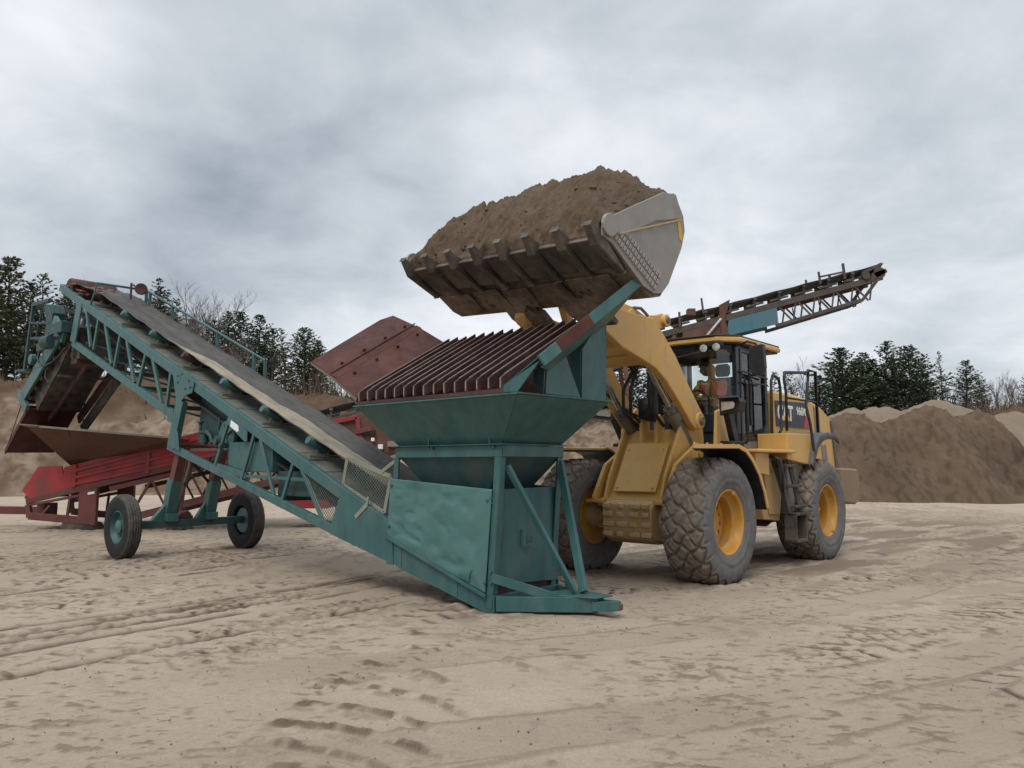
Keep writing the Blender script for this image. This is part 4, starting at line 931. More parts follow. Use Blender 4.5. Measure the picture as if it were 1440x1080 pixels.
    m = MB(); m.plate([i0,i1,m1,m0], .014); m.plate([m0,m1,o1.lerp(m1,.12),o1.lerp(o0,.14),o0], .014)
    m.bar(m0+Vector((0,0,.012)), m1+Vector((0,0,.012)), .10, .012, (.5,0,.85)); m.bar(m0+Vector((-.09,0,.075)), m1+Vector((-.09,0,.075)), .02, .012, (.5,0,.85))
    for f in (.15,.4,.65,.9):
        p = m0.lerp(m1,f); m.cyl(p+Vector((-.16,0,.09)), p+Vector((-.15,0,.125)), .022, n=8); m.cyl(p+Vector((.12,0,-.06)), p+Vector((.135,0,-.03)), .022, n=8)
    wg = m.build('side_wing', M['rust'], hop, .003); tag(wg, 'rust red folded left wing of the hopper')
    m = MB(); m.bar(o0-Vector((.0,0,.02)), m0-Vector((0,0,.02)), .014, .03, (.5,0,.85)); m.bar(i0-Vector((0,0,.02)),m0-Vector((0,0,.02)),.012,.03,(.5,0,.85)); m.build('wing_edge', M['grayrust'], wg)
    # green right wing with stiffeners
    q0, q1 = Vector((.50,-.34,2.44)), Vector((.56,1.24,3.38)); r0, r1 = Vector((1.0,-.37,2.70)), Vector((1.22,1.26,3.84))
    m = MB(); m.plate([q0,q1,r1,r0], .016); m.plate([(.50,-.352,2.37),(.69,-.352,2.36),r0-Vector((0,-.01,.04)),q0-Vector((0,.012,0))], .014)
    w2 = m.build('side_wing', T, hop, .002); tag(w2, 'green right wing of the hopper with gusset plates')
    m = MB(); m.bar(r0+Vector((.02,0,-.05)), r1+Vector((.02,0,-.05)), .03, .125, (-.25,-.3,1)); m.plate([r0+Vector((.0,.02,-.11)), r1+Vector((.0,0,-.11)), (.74,1.24,3.30), (.74,.10,2.62)], .012); m.build('wing_edge', T, w2, .004)
    m = MB(); m.bar(r0.lerp(r1,.15)+Vector((.0225,-.003,-.049)), r0.lerp(r1,.45)+Vector((.0225,-.003,-.049)), .033, .129, (-.25,-.3,1)); m.build('rust_patch', M['rust'], w2, .003)
    m = MB(); m.plate([(.71,.08,2.37),(.71,.71,2.37),(.71,.42,2.86),(.71,.11,2.74)], .016); m.plate([(.71,.74,2.37),(.71,1.22,2.37),(.71,1.23,3.42),(.71,.76,3.10)], .016)
    m.plate([(.70,.75,2.37),(.56,.75,2.5),(.54,.75,2.98),(.95,.75,3.2),(.70,.75,2.9)],.014); m.plate([(.70,1.24,2.37),(.60,1.24,3.3),(1.15,1.24,3.72),(.72,1.24,3.3)],.014); m.plate([(.70,.07,2.37),(.56,.07,2.5),(.56,.07,2.62),(1.0,.07,2.9),(.72,.07,2.7)],.014)
    m.build('wing_gusset', T, w2, .002)
    # box around the loading point, posts, brace legs, tongue
    Uq, Vq = np.meshgrid(np.linspace(0,1,70), np.linspace(0,1,50)); c4 = [np.array(q) for q in ((-1.75,-.03,.72),(-.06,-.03,.20),(.04,-.03,1.34),(-1.69,-.03,1.44))]
    Pq = ((1-Uq)*(1-Vq))[...,None]*c4[0]+(Uq*(1-Vq))[...,None]*c4[1]+(Uq*Vq)[...,None]*c4[2]+((1-Uq)*Vq)[...,None]*c4[3]
    wq = np.minimum(1, 8*np.minimum(np.minimum(Uq,1-Uq),np.minimum(Vq,1-Vq))); Pq[...,1] += wq*(fbm(Uq*3.2,Vq*2.4,401,3)*.075 + sst(.08,.25,fbm(Uq*8,Vq*6,402,2))*.014 + fbm(Uq*14,Vq*11,403,2)*.006)
    dp_ = np_mesh('side_panel', Pq.reshape(-1,3), grid_faces(50,70), M['tealdent'], k); sq = dp_.modifiers.new('thick','SOLIDIFY'); sq.thickness = .012; sq.offset = 0; dp_['label'] = 'dented side panel below the hopper'
    m = MB(); m.bar((-1.78,-.045,.735),(-.04,-.045,.175),.03,.035); m.bar((-.45,-.045,.37),(-.28,-.045,.33),.02,.05); m.bar((-.30,-.05,.34),(-.24,-.05,.45),.02,.02)
    for px_, pz in ((-1.66,1.35),(-1.70,.85),(-.02,1.22),(-.05,.32)): m.cyl((px_,-.06,pz),(px_,-.03,pz),.018,n=8)
    m.build('panel_strip', T, k, .002)
    m = MB(); m.plate([(-1.69,B,1.44),(.04,B,1.34),(-.06,B,.20),(-1.75,B,.72)], .012); m.build('side_panel', T, k, .002)
    m = MB(); m.plate([(.055,.03,1.34),(.055,1.14,1.35),(.04,1.14,.24),(.03,.03,.30)], .012)
    m.bar((.08,.46,.88),(.08,.46,.68),.05,.03,(0,1,0)); m.bar((.09,.47,.70),(.09,.60,.70),.015,.02); m.bar((.09,.60,.70),(.09,.60,.80),.015,.02,(0,1,0)); m.build('front_panel', T, k, .002)
    for b in (0, 1.1):
        m = MB(); s_ = 1 if b == 0 else -1
        m.angle((.15,b-.012*s_,1.70), (.02,b-.012*s_,.04), .09, .012, (0,s_,0), (-1,0,0)); 
        if b == 0:
            for z in (.32,.38,.44,1.18,1.24): m.cyl((.02,-.04,z),(.02,-.01,z),.016,n=6)
        m.build('corner_post', T, k, .002)
        m = MB(); m.angle((-1.66,b-.012*s_,1.70), (-1.70,b-.012*s_,.75), .09, .012, (0,s_,0), (1,0,0)); m.build('corner_post', T, k, .002)
    m = MB(); m.bar((.13,.12,1.60),(.70,.60,.22),.05,.07,(1,0,0)); m.build('brace_leg', T, k, .004)
    m = MB(); m.bar((.13,1.08,1.64),(.76,.68,.22),.06,.09,(1,0,0)); m.build('brace_leg', T, k, .004)
    m = MB(); m.bar((.02,-.02,.38),(.58,.42,.17),.04,.10); m.bar((.06,.02,.10),(.98,.64,.115),.06,.16); m.bar((.06,1.14,.10),(.98,.70,.115),.06,.16); m.plate([(.35,.32,.195),(1.02,.55,.195),(1.06,.80,.195),(.45,.92,.195)],.014); m.prism([(.95,.56,.05),(1.18,.60,.07),(1.26,.66,.08),(1.18,.74,.07),(.95,.78,.05)],(0,0,.10)); m.plate([(.30,.95,.2),(.52,.85,.2),(.30,.95,.42)],.012)
    m.bar((.02,-.0,.09),(.02,1.2,.09),.05,.18); tg = m.build('tongue', T, k, .004)
    m = MB(); m.prism([(1.17,.62,.085),(1.27,.655,.09),(1.27,.685,.09),(1.17,.72,.085)],(0,0,.06)); m.build('hitch_tip', M['rustorange'], tg, .01)
    m = MB(); m.box((-.2,.05,.12),(.0,1.15,.3)); m.lathe([(-.5,0),(-.5,.2),(.5,.2),(.5,0)],(-.35,.6,.33),(0,1,0),18); m.build('tail_pulley', M['rustd'], k, smooth='auto')
    return k

def tyre_mesh(name, Rr, hw, rim, kind, m, parent):
    """tyre about the local Y axis with real tread depth"""
    nv = 84; ph = np.linspace(0, math.pi, 700)
    x = hw*np.sign(np.cos(ph))*np.abs(np.cos(ph))**(.42 if kind == 'lug' else .36); r = rim + (Rr-rim)*np.abs(np.sin(ph))**(.60 if kind == 'lug' else .7)
    x = x*(1-.22*np.exp(-(r-rim)/(.10*Rr)))
    s = np.concatenate([[0], np.cumsum(np.hypot(np.diff(x), np.diff(r)))]); si = np.linspace(0, s[-1], nv); x = np.interp(si, s, x); r = np.interp(si, s, r)
    x[0] *= .55; x[-1] *= .55
    c = si - s[-1]/2
    nu = 360 if kind == 'lug' else 96
    th = np.arange(nu)*2*np.pi/nu; C_, TH = np.meshgrid(c, th); t = TH*Rr
    Rg = np.repeat(r[None], nu, 0); Xg = np.repeat(x[None], nu, 0)
    if kind == 'lug':
        n = 22; P_ = 2*np.pi*Rr/n
        tri = lambda u: np.abs(u-np.round(u))
        zz = .035*np.sin(C_*21)
        g = np.minimum(tri((t+C_*1.05+zz)/P_), tri((t-C_*1.05+zz)/P_))*P_
        ctr = sst(.40, .33, np.abs(C_))
        gs = tri((t+.0)/P_)*P_
        g = np.where(np.abs(C_) < .335, g, np.minimum(gs, 1)*1.15)
        cut = sst(.030, .014, g)
        dep = .036*cut*sst(Rr*.80, Rr*.90, Rg)
        rise = .014*sst(Rr*.80, Rr*.86, Rg)
        Rg = Rg - dep + rise; Xg = Xg*(1 + .022*sst(Rr*.72,Rr*.80,Rg)*(1-cut))
        # stepped rings on the sidewall
        Rs = np.repeat(r[None], nu, 0); Xg = Xg*(1 + .012*np.sin(Rs*70)*sst(Rr*.78,Rr*.70,Rs))
        Rg = Rg + .004*np.sin(TH*9)
    else:
        g = np.min([np.abs(C_-q - .004*np.sin(TH*40)) for q in (-.085,-.043,0,.043,.085)], 0)
        cut = sst(.010, .004, g); Rg = Rg - .014*cut*(np.abs(C_) < .12)
        Rg = Rg - .008*(np.abs(C_) > .105)*(np.abs(C_) < .15)*(np.sin(TH*60) > .55)
    P = np.stack([Rg*np.cos(TH), Xg, Rg*np.sin(TH)], -1).reshape(-1,3)
    i = np.arange(nu)[:,None]; j = np.arange(nv-1)[None]; i2 = (i+1) % nu
    F = np.stack([i*nv+j, i*nv+j+1, i2*nv+j+1, i2*nv+j], -1).reshape(-1,4)
    return np_mesh(name, P, F, m, parent)

M['tealdent'] = mat('dented_teal_paint', (.046,.130,.124), .45, dirt=(.082,.165,.153), amt=.45, dscale=2.0, soft=.25, spots=(.16,.19,.17), sp_amt=.70, sp_scale=6, bmp=.25, bscale=14)
conv = make_conveyor()
def belt_sand():
    A = np.linspace(-8.6,-1.15,150); Bq = np.linspace(0,1,15); P = []
    for a in A:
        lo = .185 + .03*vn(np.array(a*2.),np.array(0.),3); hi = .66 + .16*(vn(np.array(a*1.3),np.array(1.),4)-.5); f = min(1, max(0,(a+8.6)/1.2))
        hi = lo + (hi-lo)*(.25+.75*f)
        for q in Bq:
            y = lo+(hi-lo)*q; base = np.interp(y, [.17,.30,.42,.60,.78], [.30,.245,.20,.19,.20])
            hh = (.012+.085*math.sin(math.pi*q)**.6)*f + .02*(float(vn(np.array(a*7.),np.array(q*6.),5))-.4)
            if q in (0,1): hh = .002
            P.append((a, y, zt(a)+base+max(.002, hh)+.012))
    e = np_mesh('belt_sand', P, grid_faces(len(A), len(Bq)), M['sandbelt'])
    e.location = KO; e.rotation_euler = (0,0,KA)
    tag(e, 'strip of pale sand lying along the lower half of the conveyor belt', 'sand')
belt_sand()
# ------------------------------------------------------------------ yellow wheel loader (x forward, y to its left)
LO = (1.93, 11.54, 0); LA = R(-132)
Y = M['yellow']; YD = M['yellow_d']; BK = M['black']
def arc(c, r, a0, a1, n=10):
    return [(c[0]+r*math.cos(R(a0+(a1-a0)*i/n)), c[1]+r*math.sin(R(a0+(a1-a0)*i/n))) for i in range(n+1)]
def xz(pts, y): return [(p[0], y, p[1]) for p in pts]
def make_loader():
    L = empty('wheel_loader', LO, LA)
    tag(L, 'yellow articulated wheel loader with raised sand-filled bucket reaching over the hopper', 'loader')
    # wheels
    tyre_me = None
    for i, (ax, sd) in enumerate(((0,1),(0,-1),(-3.67,1),(-3.67,-1))):
        W = MB()
        W.lathe([(.20*sd,.435),(.285*sd,.45),(.29*sd,.435),(.27*sd,.41),(.22*sd,.40),(.17*sd,.375),(.15*sd,.345),(.02*sd,.335),(.0*sd,.30),(-.02*sd,.22),(.03*sd,.20),(.05*sd,.14),(.05*sd,0)], (0,0,0), (0,1,0), 40)
        for j in range(14): a = j*2*math.pi/14; W.cyl((.265*math.cos(a),-.01*sd,.265*math.sin(a)), (.265*math.cos(a),.03*sd,.265*math.sin(a)), .02, n=6)
        for a in (0,2.2): W.bar((.39*math.cos(a),.28*sd,.39*math.sin(a)),(.43*math.cos(a),.28*sd,.43*math.sin(a)),.05,.03,(0,1,0))
        W.lathe([(-.25*sd,.44),(-.2*sd,.3),(-.2*sd,0)], (0,0,0), (0,1,0), 32)
        w_ = W.build('wheel', M['yrim'], L, 0, 'auto', loc=(ax, 1.1*sd, .835)); w_.rotation_euler = (0, (.3,1.1,2.1,.7)[i], 0)
        if tyre_me is None:
            t = tyre_mesh('tyre', .872, .345, .43, 'lug', M['tyre'], w_); tyre_me = t.data
        else:
            t = bpy.data.objects.new('tyre', tyre_me); COL.objects.link(t); t.parent = w_
    # axles
    for ax in (0, -3.67):
        m = MB(); m.lathe([(-1.0,.17),(-.92,.20),(-.8,.20),(-.55,.17),(-.42,.22),(-.30,.30),(-.28,.33),(.28,.33),(.30,.30),(.42,.22),(.55,.17),(.8,.20),(.92,.20),(1.0,.17)], (ax,0,.84), (0,1,0), 28)
        s_ = 1 if ax == 0 else -1
        if ax == 0:
            m.prism(xz([(.1,1.12),(.34,1.10),(.40,1.04),(.42,.70),(.36,.55),(.2,.48),(-.1,.48),(-.1,1.12)], -.40), (0,.80,0))
            for z in (.62,.76,.90,1.02):
                for y in (-.36,-.12,.10,.30): m.prism(xz([(.38,z-.045),(.455,z-.035),(.455,z+.035),(.38,z+.045)], y-.04), (0,random.uniform(.10,.2),0))
            for y in (-.41,.38): m.prism(xz([(.12,1.1),(.36,1.06),(.43,.98),(.43,.70),(.37,.56),(.12,.5)], y), (0,.035,0))
            for y in (-.6,.52): m.box((-.2,y,1.0),(.3,y+.1,1.08)); m.box((-.22,y-.02,.68),(.25,y+.12,.74))
        m.build('axle', YD, L, .012, 'auto')
    # front frame (tower)
    m = MB()
    for y in (-.50,.46):
        m.prism(xz([(.30,1.10),(.16,1.45),(-.36,2.30),(-.62,2.52),(-.92,2.40),(-1.0,2.0),(-.9,1.2),(-.35,1.05)], y), (0,.045,0))
    m.plate([(.22,-.455,1.10),(.22,.46,1.10),(-.40,.46,2.14),(-.40,-.455,2.14)], .03)
    m.plate([(.225,-.36,1.22),(.225,.37,1.22),(-.20,.37,1.94),(-.20,-.36,1.94)], .028)
    for y, z in ((-.3,1.28),(.31,1.28),(-.3,1.84),(.31,1.84)): a = .235-(z-1.22)*.6; m.cyl((a-.03,y,z-.02),(a+.02,y,z+.012),.018,n=8)
    m.prism(xz([(.30,1.06),(.30,1.12),(-.3,1.16),(-.3,1.06)], -.55), (0,1.1,0))
    for y in (-.66,.56): m.prism(xz([(.36,1.14),(.05,1.62),(-.6,1.95),(-.6,1.1),(.36,1.06)], y), (0,.06,0)); m.box((-.1,y-.12,1.05),(.35,y+.2,1.10))
    for y in (-.15,.11): m.prism(xz([(-.06,1.62),(-.18,1.85),(-.20,2.30),(-.30,2.38),(-.42,2.30),(-.42,2.05),(-.30,1.9)], y), (0,.05,0))
    fr = m.build('front_frame', Y, L, .006)
    m = MB(); m.box((-1.6,-.42,.62),(-.7,.42,1.3)); m.cyl((-1.35,0,.55),(-1.35,0,1.7),.14,n=14); m.box((-2.6,-.45,.55),(-1.5,.45,1.2)); m.box((-5.0,-.45,.6),(-2.4,.45,1.2)); m.cyl((-1.6,.3,.95),(-.8,.36,.95),.06,n=10); m.build('articulation_joint', M['under'], L, .01)
    # lift arms
    prof = [(2.12,3.62),(2.08,3.74),(1.96,3.78),(1.62,3.70),(1.30,3.66),(.62,3.66),(.34,3.46),(.02,3.18),(-.30,2.82),(-.72,2.40),(-.78,2.28),(-.70,2.16),(-.55,2.13),(-.42,2.2),(-.07,2.5),(.30,2.80),(.58,2.96),(.93,3.05),(1.40,3.16),(1.83,3.35),(2.02,3.50)]
    for y in (.52, -.64):
        m = MB(); m.prism(xz(prof, y), (0,.12,0))
        for cx, cz, rr in ((-.62,2.27,.13),(1.98,3.64,.12)): m.cyl((cx,y-.03,cz),(cx,y+.15,cz),rr,n=18)
        a = m.build('lift_arm', Y, L, .012)
        m = MB()
        for cx, cz, rr in ((-.62,2.27,.06),(1.98,3.64,.06)): m.cyl((cx,y-.06,cz),(cx,y+.19,cz),rr,n=14)
        m.build('pin', M['cyl'], a, .004)
    m = MB(); m.prism(xz([(.98,3.12),(1.30,3.18),(1.42,3.42),(1.28,3.58),(1.0,3.58),(.88,3.34)], -.53), (0,1.06,0)); m.prism(xz([(.6,3.02),(1.0,3.1),(1.0,3.2),(.58,3.12)], -.53), (0,1.06,0)); m.build('cross_tube', Y, L, .01)
    # tilt lever and link
    m = MB(); lv = [(-.55,3.82),(-.52,3.92),(-.42,3.95),(-.25,3.90),(.1,3.84),(.38,3.92),(.62,3.94),(.92,3.84),(1.35,3.42),(1.62,3.1),(1.55,2.98),(1.42,2.98),(1.1,3.25),(.75,3.48),(.4,3.56),(.0,3.62),(-.35,3.70),(-.5,3.74)]
    for y in (-.17,.09): m.prism(xz(lv, y), (0,.08,0))
    m.cyl((-.44,-.24,3.83),(-.44,.24,3.83),.10,n=16); m.cyl((.45,-.2,3.76),(.45,.2,3.76),.13,n=16); tl = m.build('tilt_lever', Y, L, .012, 'auto')
    m = MB(); m.cyl((-.44,-.27,3.83),(-.44,.27,3.83),.05,n=12); m.cyl((.45,-.26,3.76),(.45,.26,3.76),.055,n=12); m.tube([(.05,.19,3.84),(.25,.20,3.92),(.45,.20,3.9)],.025,6); m.build('pin', M['cyl'], tl, .004)
    m = MB(); m.bar((1.5,-.02,3.05),(1.92,-.02,3.95),.10,.14,(1,0,0)); m.build('tilt_link', Y, L, .01)
    m = MB(); m.cyl((-.30,0,2.28),(-.36,0,3.0),.085,n=16); m.cyl((-.36,0,3.0),(-.37,0,3.08),.10,n=16); tc_ = m.build('tilt_cylinder', M['under'], L, .006, 'auto')
    m = MB(); m.cyl((-.37,0,3.05),(-.44,0,3.83),.045,n=12); m.build('rod', M['chrome'], tc_, 0, 'auto')
    for sd in (1, -1):
        y = .43*sd; p0 = Vector((-.78,y,1.76)); p1 = Vector((.50,y,3.10)); d = (p1-p0).normalized()
        g = p0 + d*.92
        m = MB(); m.cyl(p0-d*.10, p0+d*.80, .092, n=20); m.cyl(p0+d*.74, g-d*.03, .125, n=20); m.cyl(g-d*.03, g+d*.05, .105, n=20)
        for j in range(8):
            a = j*.785; e1 = Vector((0,1,0)); e2 = d.cross(e1); c = e1*math.cos(a)*.1+e2*math.sin(a)*.1; m.cyl(g-d*.03+c, g+d*.03+c, .02, n=6)
        c = m.build('lift_cylinder', M['cyl'], L, .005, 'auto')
        m = MB(); m.cyl(g, p1-d*.05, .052, n=16); m.cyl(p1-Vector((0,.07,0)), p1+Vector((0,.07,0)), .09, n=16); m.build('rod', M['chrome'], c, 0, 'auto')
        m = MB(); m.tube([p0+d*.1+Vector((0,-.12*sd,0)), p0+d*.5+Vector((.02,-.13*sd,.02)), g+Vector((.05,-.10*sd,.05))], .022, 6); m.build('hose', M['hose'], c, 0, True)
    m = MB()
    for y, o in ((.12,0),(.2,.05),(-.14,.03),(-.22,.08)): m.tube([(-.32,y,2.2),(-.02+o,y*1.2,2.4),(-.02+o,y*1.2,2.75),(-.12,y*.9,3.05),(.1,y,3.25)], .024, 7)
    m.tube([(.7,-.5,3.2),(.3,-.5,2.95),(.2,-.48,2.7),(-.1,-.45,2.5),(-.3,-.2,2.35)], .016, 6); m.tube([(1.0,-.4,3.1),(.6,-.1,3.12),(.4,.2,3.05),(.1,.4,3.0)], .022, 6)
    m.box((-.26,-.1,2.3),(-.1,.1,2.62)); m.build('hose_bundle', M['hose'], L, 0, True)
    # bucket
    BM = Matrix.Translation((2.33,-.13,4.18)) @ Matrix.Rotation(R(-3.6),4,'Z') @ Matrix.Rotation(R(-4.2),4,'X') @ Matrix.Diagonal((1,1.075,1,1)) @ Matrix.Translation((-2.4,0,-4.1))
    outer = [(3.10,4.14),(2.95,4.09),(2.30,3.66),(2.12,3.61),(1.96,3.65),(1.84,3.80),(1.62,4.30),(1.57,4.52),(1.63,4.72),(1.80,4.90)]
    inner = [(3.10,4.17),(2.95,4.13),(2.28,3.72),(2.13,3.67),(2.0,3.71),(1.89,3.84),(1.68,4.31),(1.63,4.52),(1.69,4.70),(1.83,4.87)]
    HW = 1.60
    m = MB(); m.prism(xz(outer + inner[::-1], -HW), (0,2*HW,0)).xf(BM); bk = m.build('bucket', M['bucketb'], L, .004)
    for sd in (-1, 1):
        y = HW*sd
        m = MB(); m.prism(xz([(3.12,4.14),(2.95,4.09),(2.34,3.71),(2.12,3.655),(1.97,3.685),(1.84,3.82),(1.60,4.30),(1.545,4.52),(1.59,4.70),(1.72,4.85),(2.0,4.85),(2.55,4.60),(3.0,4.36),(3.12,4.30)], y), (0,.03*sd,0)).xf(BM)
        sp_ = m.build('side_plate', M['steel'], bk, .004)
        m = MB(); m.prism(xz([(1.63,4.66),(1.80,4.91),(2.05,4.88),(2.55,4.62),(3.0,4.38),(2.98,4.20),(2.75,4.22),(2.2,4.50)], y+.03*sd), (0,.022*sd,0)); m.prism(xz(arc((3.03,4.27),.13,0,360,14)[:-1], y+.03*sd), (0,.04*sd,0)); m.xf(BM); m.build('edge_guard', M['steel'], sp_, .004)
        m = MB(); m.bar((1.66,y+.05*sd,4.64),(2.86,y+.05*sd,4.215),.010,.022); m.xf(BM); m.build('worn_paint_strip', YD, sp_)
        m = MB()
        p0 = Vector((2.96,y,4.14)); p1 = Vector((2.14,y,3.68)); d = (p1-p0).normalized(); u = Vector((-d.z,0,d.x)); u = u if u.z > 0 else -u
        m.prism([p0,p1,p1+u*.20-d*.05,p0+u*.27],(0,.036*sd,0))
        for j in range(15):
            q = p0.lerp(p1,(j+.35)/15)
            for r_ in (0,1,2): m.prism([q+u*(.012+.082*r_), q+d*.045+u*(.012+.082*r_), q+d*.045+u*(.082+.082*r_), q+u*(.082+.082*r_)],(0,.05*sd,0))
        m.xf(BM); m.build('wear_plate', M['steel'], sp_, .006)
        if sd == 1:
            m = MB(); m.prism(xz([(1.66,4.62),(1.74,4.66),(1.66,4.40),(1.59,4.38)], y+.03), (0,.006,0)); m.xf(BM); m.build('sticker', M['decalyel'], sp_)
    # bolted segments and adapters under the cutting edge
    nt_ = 8; ys = [-1.55+i*3.10/(nt_-1) for i in range(nt_)]
    e0 = Vector((3.14,0,4.135)); e1 = Vector((2.72,0,3.90)); dd = (e0-e1).normalized(); nn = Vector((dd.z,0,-dd.x)); nn = nn if nn.z < 0 else -nn
    for i in range(nt_-1):
        y0, y1 = ys[i]+.085, ys[i+1]-.085; a = Vector((0,y0,0)); b = Vector((0,y1,0))
        m = MB(); m.prism([e1+a, e1+b, e0+b, e0+a], nn*.04).xf(BM); m.build('edge_segment', M['edge'], bk, .006)
    for y in ys:
        o = Vector((0,y,0)); m = MB()
        tip = e0+dd*.17+o-nn*.0; w_ = .05
        def q(p, s_, h): return [p+Vector((0,-s_,0))-nn*h*0+nn*h, p+Vector((0,s_,0))+nn*h]
        A_ = e1-dd*.10+o; B_ = e0-dd*.03+o; C_ = e0+dd*.19+o
        vs = [A_+Vector((0,-.045,0))+nn*.01, A_+Vector((0,.045,0))+nn*.01, A_+Vector((0,.045,0))+nn*.05, A_+Vector((0,-.045,0))+nn*.05,
              B_+Vector((0,-.06,0))-nn*.07, B_+Vector((0,.06,0))-nn*.07, B_+Vector((0,.06,0))+nn*.10, B_+Vector((0,-.06,0))+nn*.10,
              C_+Vector((0,-.045,0))-nn*.045, C_+Vector((0,.045,0))-nn*.045, C_+Vector((0,.045,0))-nn*.005, C_+Vector((0,-.045,0))-nn*.005]
        fs = [(0,1,2,3)]
        for k0 in (0,4):
            for j in range(4): fs.append((k0+j, k0+(j+1)%4, k0+4+(j+1)%4, k0+4+j))
        fs.append((11,10,9,8)); m.add(vs, [f[::-1] for f in fs])
        m.xf(BM); m.build('tooth', M['edge'], bk, .012)
    # wear plates on the underside
    f0 = Vector((2.62,0,3.84)); f1 = Vector((2.16,0,3.59)); 
    rs = random.Random(4)
    for y0, y1, s0, s1 in ((-1.35,-.95,.05,.8),(-.85,-.42,.0,.85),(-.30,.08,.1,.85),(.25,.62,.05,.8),(.72,1.35,.0,.9)):
        m = MB(); a = f0.lerp(f1,s0); b = f0.lerp(f1,s1)
        m.prism([a+Vector((0,y0,0)),a+Vector((0,y1,0)),b+Vector((0,y1+rs.uniform(-.06,.06),0)),b+Vector((0,y0+rs.uniform(-.06,.06),0))], nn*.022).xf(BM); m.build('floor_plate', M['bucketb'], bk, .006)
    for y0 in (-.62,.35):
        m = MB(); m.prism([(2.30,y0,3.655),(1.98,y0,3.62),(1.78,y0+.06,3.42),(1.86,y0+.10,3.36),(2.12,y0+.02,3.50)], (0,.50,0)).xf(BM); m.build('heel_plate', M['bucketb'], bk, .012)
    m = MB()
    for y in (-.72,-.50,.40,.62): m.prism(xz([(2.05,3.74),(1.86,3.86),(1.70,3.98),(1.80,3.56),(1.98,3.53),(2.08,3.60)], y), (0,.07,0))
    for y in (-.09,.05): m.prism(xz([(1.74,4.2),(1.66,4.4),(1.84,4.02),(1.96,3.86),(2.0,3.98)], y), (0,.06,0))
    m.xf(BM); m.build('hinge_lug', YD, bk, .01)
    # cab
    cx0, cx1, cw = -2.86, -1.52, .76
    foot = [(-2.86,-.74),(-1.62,-.80),(-1.40,-.56),(-1.30,-.2),(-1.30,.2),(-1.40,.56),(-1.62,.80),(-2.86,.74)]
    def ring(z): return [(x,y,z) for x,y in foot]
    m = MB(); m.prism(ring(1.62)[::1], (0,0,.52)); 
    cab = m.build('cab', M['navy'], L, .015)
    m = MB()
    for (x,y),(wx,wy) in (((-1.585,.775),.0) and ((-1.60,.775),(.12,.07)), ((-1.60,-.775),(.12,.07)), ((-2.80,.715),(.11,.06)), ((-2.80,-.715),(.11,.06))):
        m.prism([(x-wx/2,y-wy/2,2.1),(x+wx/2,y-wy/2,2.1),(x+wx/2,y+wy/2,2.1),(x-wx/2,y+wy/2,2.1)], (0,0,1.46))
    m.bar((-1.30,-.25,3.52),(-1.30,.25,3.52),.05,.12); m.bar((-1.30,.2,3.52),(-1.42,.58,3.52),.05,.12); m.bar((-1.42,.56,3.52),(-1.62,.8,3.52),.05,.12); m.bar((-1.30,-.2,3.52),(-1.42,-.58,3.52),.05,.12); m.bar((-1.42,-.56,3.52),(-1.62,-.8,3.52),.05,.12)
    m.bar((-1.62,.77,3.50),(-2.84,.72,3.50),.06,.14); m.bar((-1.62,-.77,3.50),(-2.84,-.72,3.50),.06,.14); m.bar((-2.84,-.72,3.5),(-2.84,.72,3.5),.06,.14)
    m.bar((-1.36,.52,2.30),(-1.58,.78,2.30),.04,.34); m.bar((-1.36,-.52,2.30),(-1.58,-.78,2.30),.04,.34); m.bar((-1.30,-.2,2.28),(-1.37,-.54,2.28),.04,.30); m.bar((-1.30,.2,2.28),(-1.37,.54,2.28),.04,.30); m.bar((-1.30,-.2,2.28),(-1.30,.2,2.28),.04,.30)
    m.bar((-2.85,-.7,2.3),(-2.85,.7,2.3),.05,.5)
    m.build('pillar', M['navy'], cab, .01)
    m = MB(); m.prism([(x*1.0,y*1.06,3.555) for x,y in [(-3.12,-.84),(-1.55,-.86),(-1.22,-.6),(-1.14,0),(-1.22,.6),(-1.55,.86),(-3.12,.84)]], (0,0,.085)); rf = m.build('roof', Y, cab, .02)
    m = MB(); m.prism([(x,y*1.03,3.642) for x,y in [(-3.13,-.84),(-1.54,-.86),(-1.20,-.6),(-1.12,0),(-1.20,.6),(-1.54,.86),(-3.13,.84)]], (0,0,.03)); m.prism([(x,y,3.668) for x,y in [(-2.9,-.7),(-1.5,-.7),(-1.5,.7),(-2.9,.7)]], (0,0,.05)); m.prism([(x,y*1.03,3.53) for x,y in [(-3.1,-.82),(-1.56,-.85),(-1.26,-.6),(-1.18,0),(-1.26,.6),(-1.56,.85),(-3.1,.82)]],(0,0,.026)); m.build('roof_seal', M['roofblk'], rf, .01)
    # glazing
    def pane(pts, name='window'):
        q = MB(); q.plate(pts, .008); return q.build(name, M['glass'], cab)
    fr_pts = [(-1.56,-.735),(-1.38,-.56),(-1.285,-.2),(-1.285,.2),(-1.38,.56),(-1.56,.735)]
    q = MB(); n = len(fr_pts); q.add([(x,y,2.43) for x,y in fr_pts]+[(x-.02,y*.99,3.48) for x,y in fr_pts], [(i,i+1,n+i+1,n+i) for i in range(n-1)])
    ws = q.build('windscreen', M['glass'], cab); s_ = ws.modifiers.new('thick','SOLIDIFY'); s_.thickness = .008
    pane([(-2.72,-.735,2.2),(-1.68,-.775,2.2),(-1.68,-.765,3.44),(-2.72,-.725,3.44)]); pane([(-2.84,-.66,2.6),(-2.84,.66,2.6),(-2.84,.66,3.44),(-2.84,-.66,3.44)], 'rear_window')
    # door on the left side
    m = MB()
    D = [(-2.70,.755),(-1.70,.795)]
    def dp(f, z): return (D[0][0]+(D[1][0]-D[0][0])*f, D[0][1]+(D[1][1]-D[0][1])*f, z)
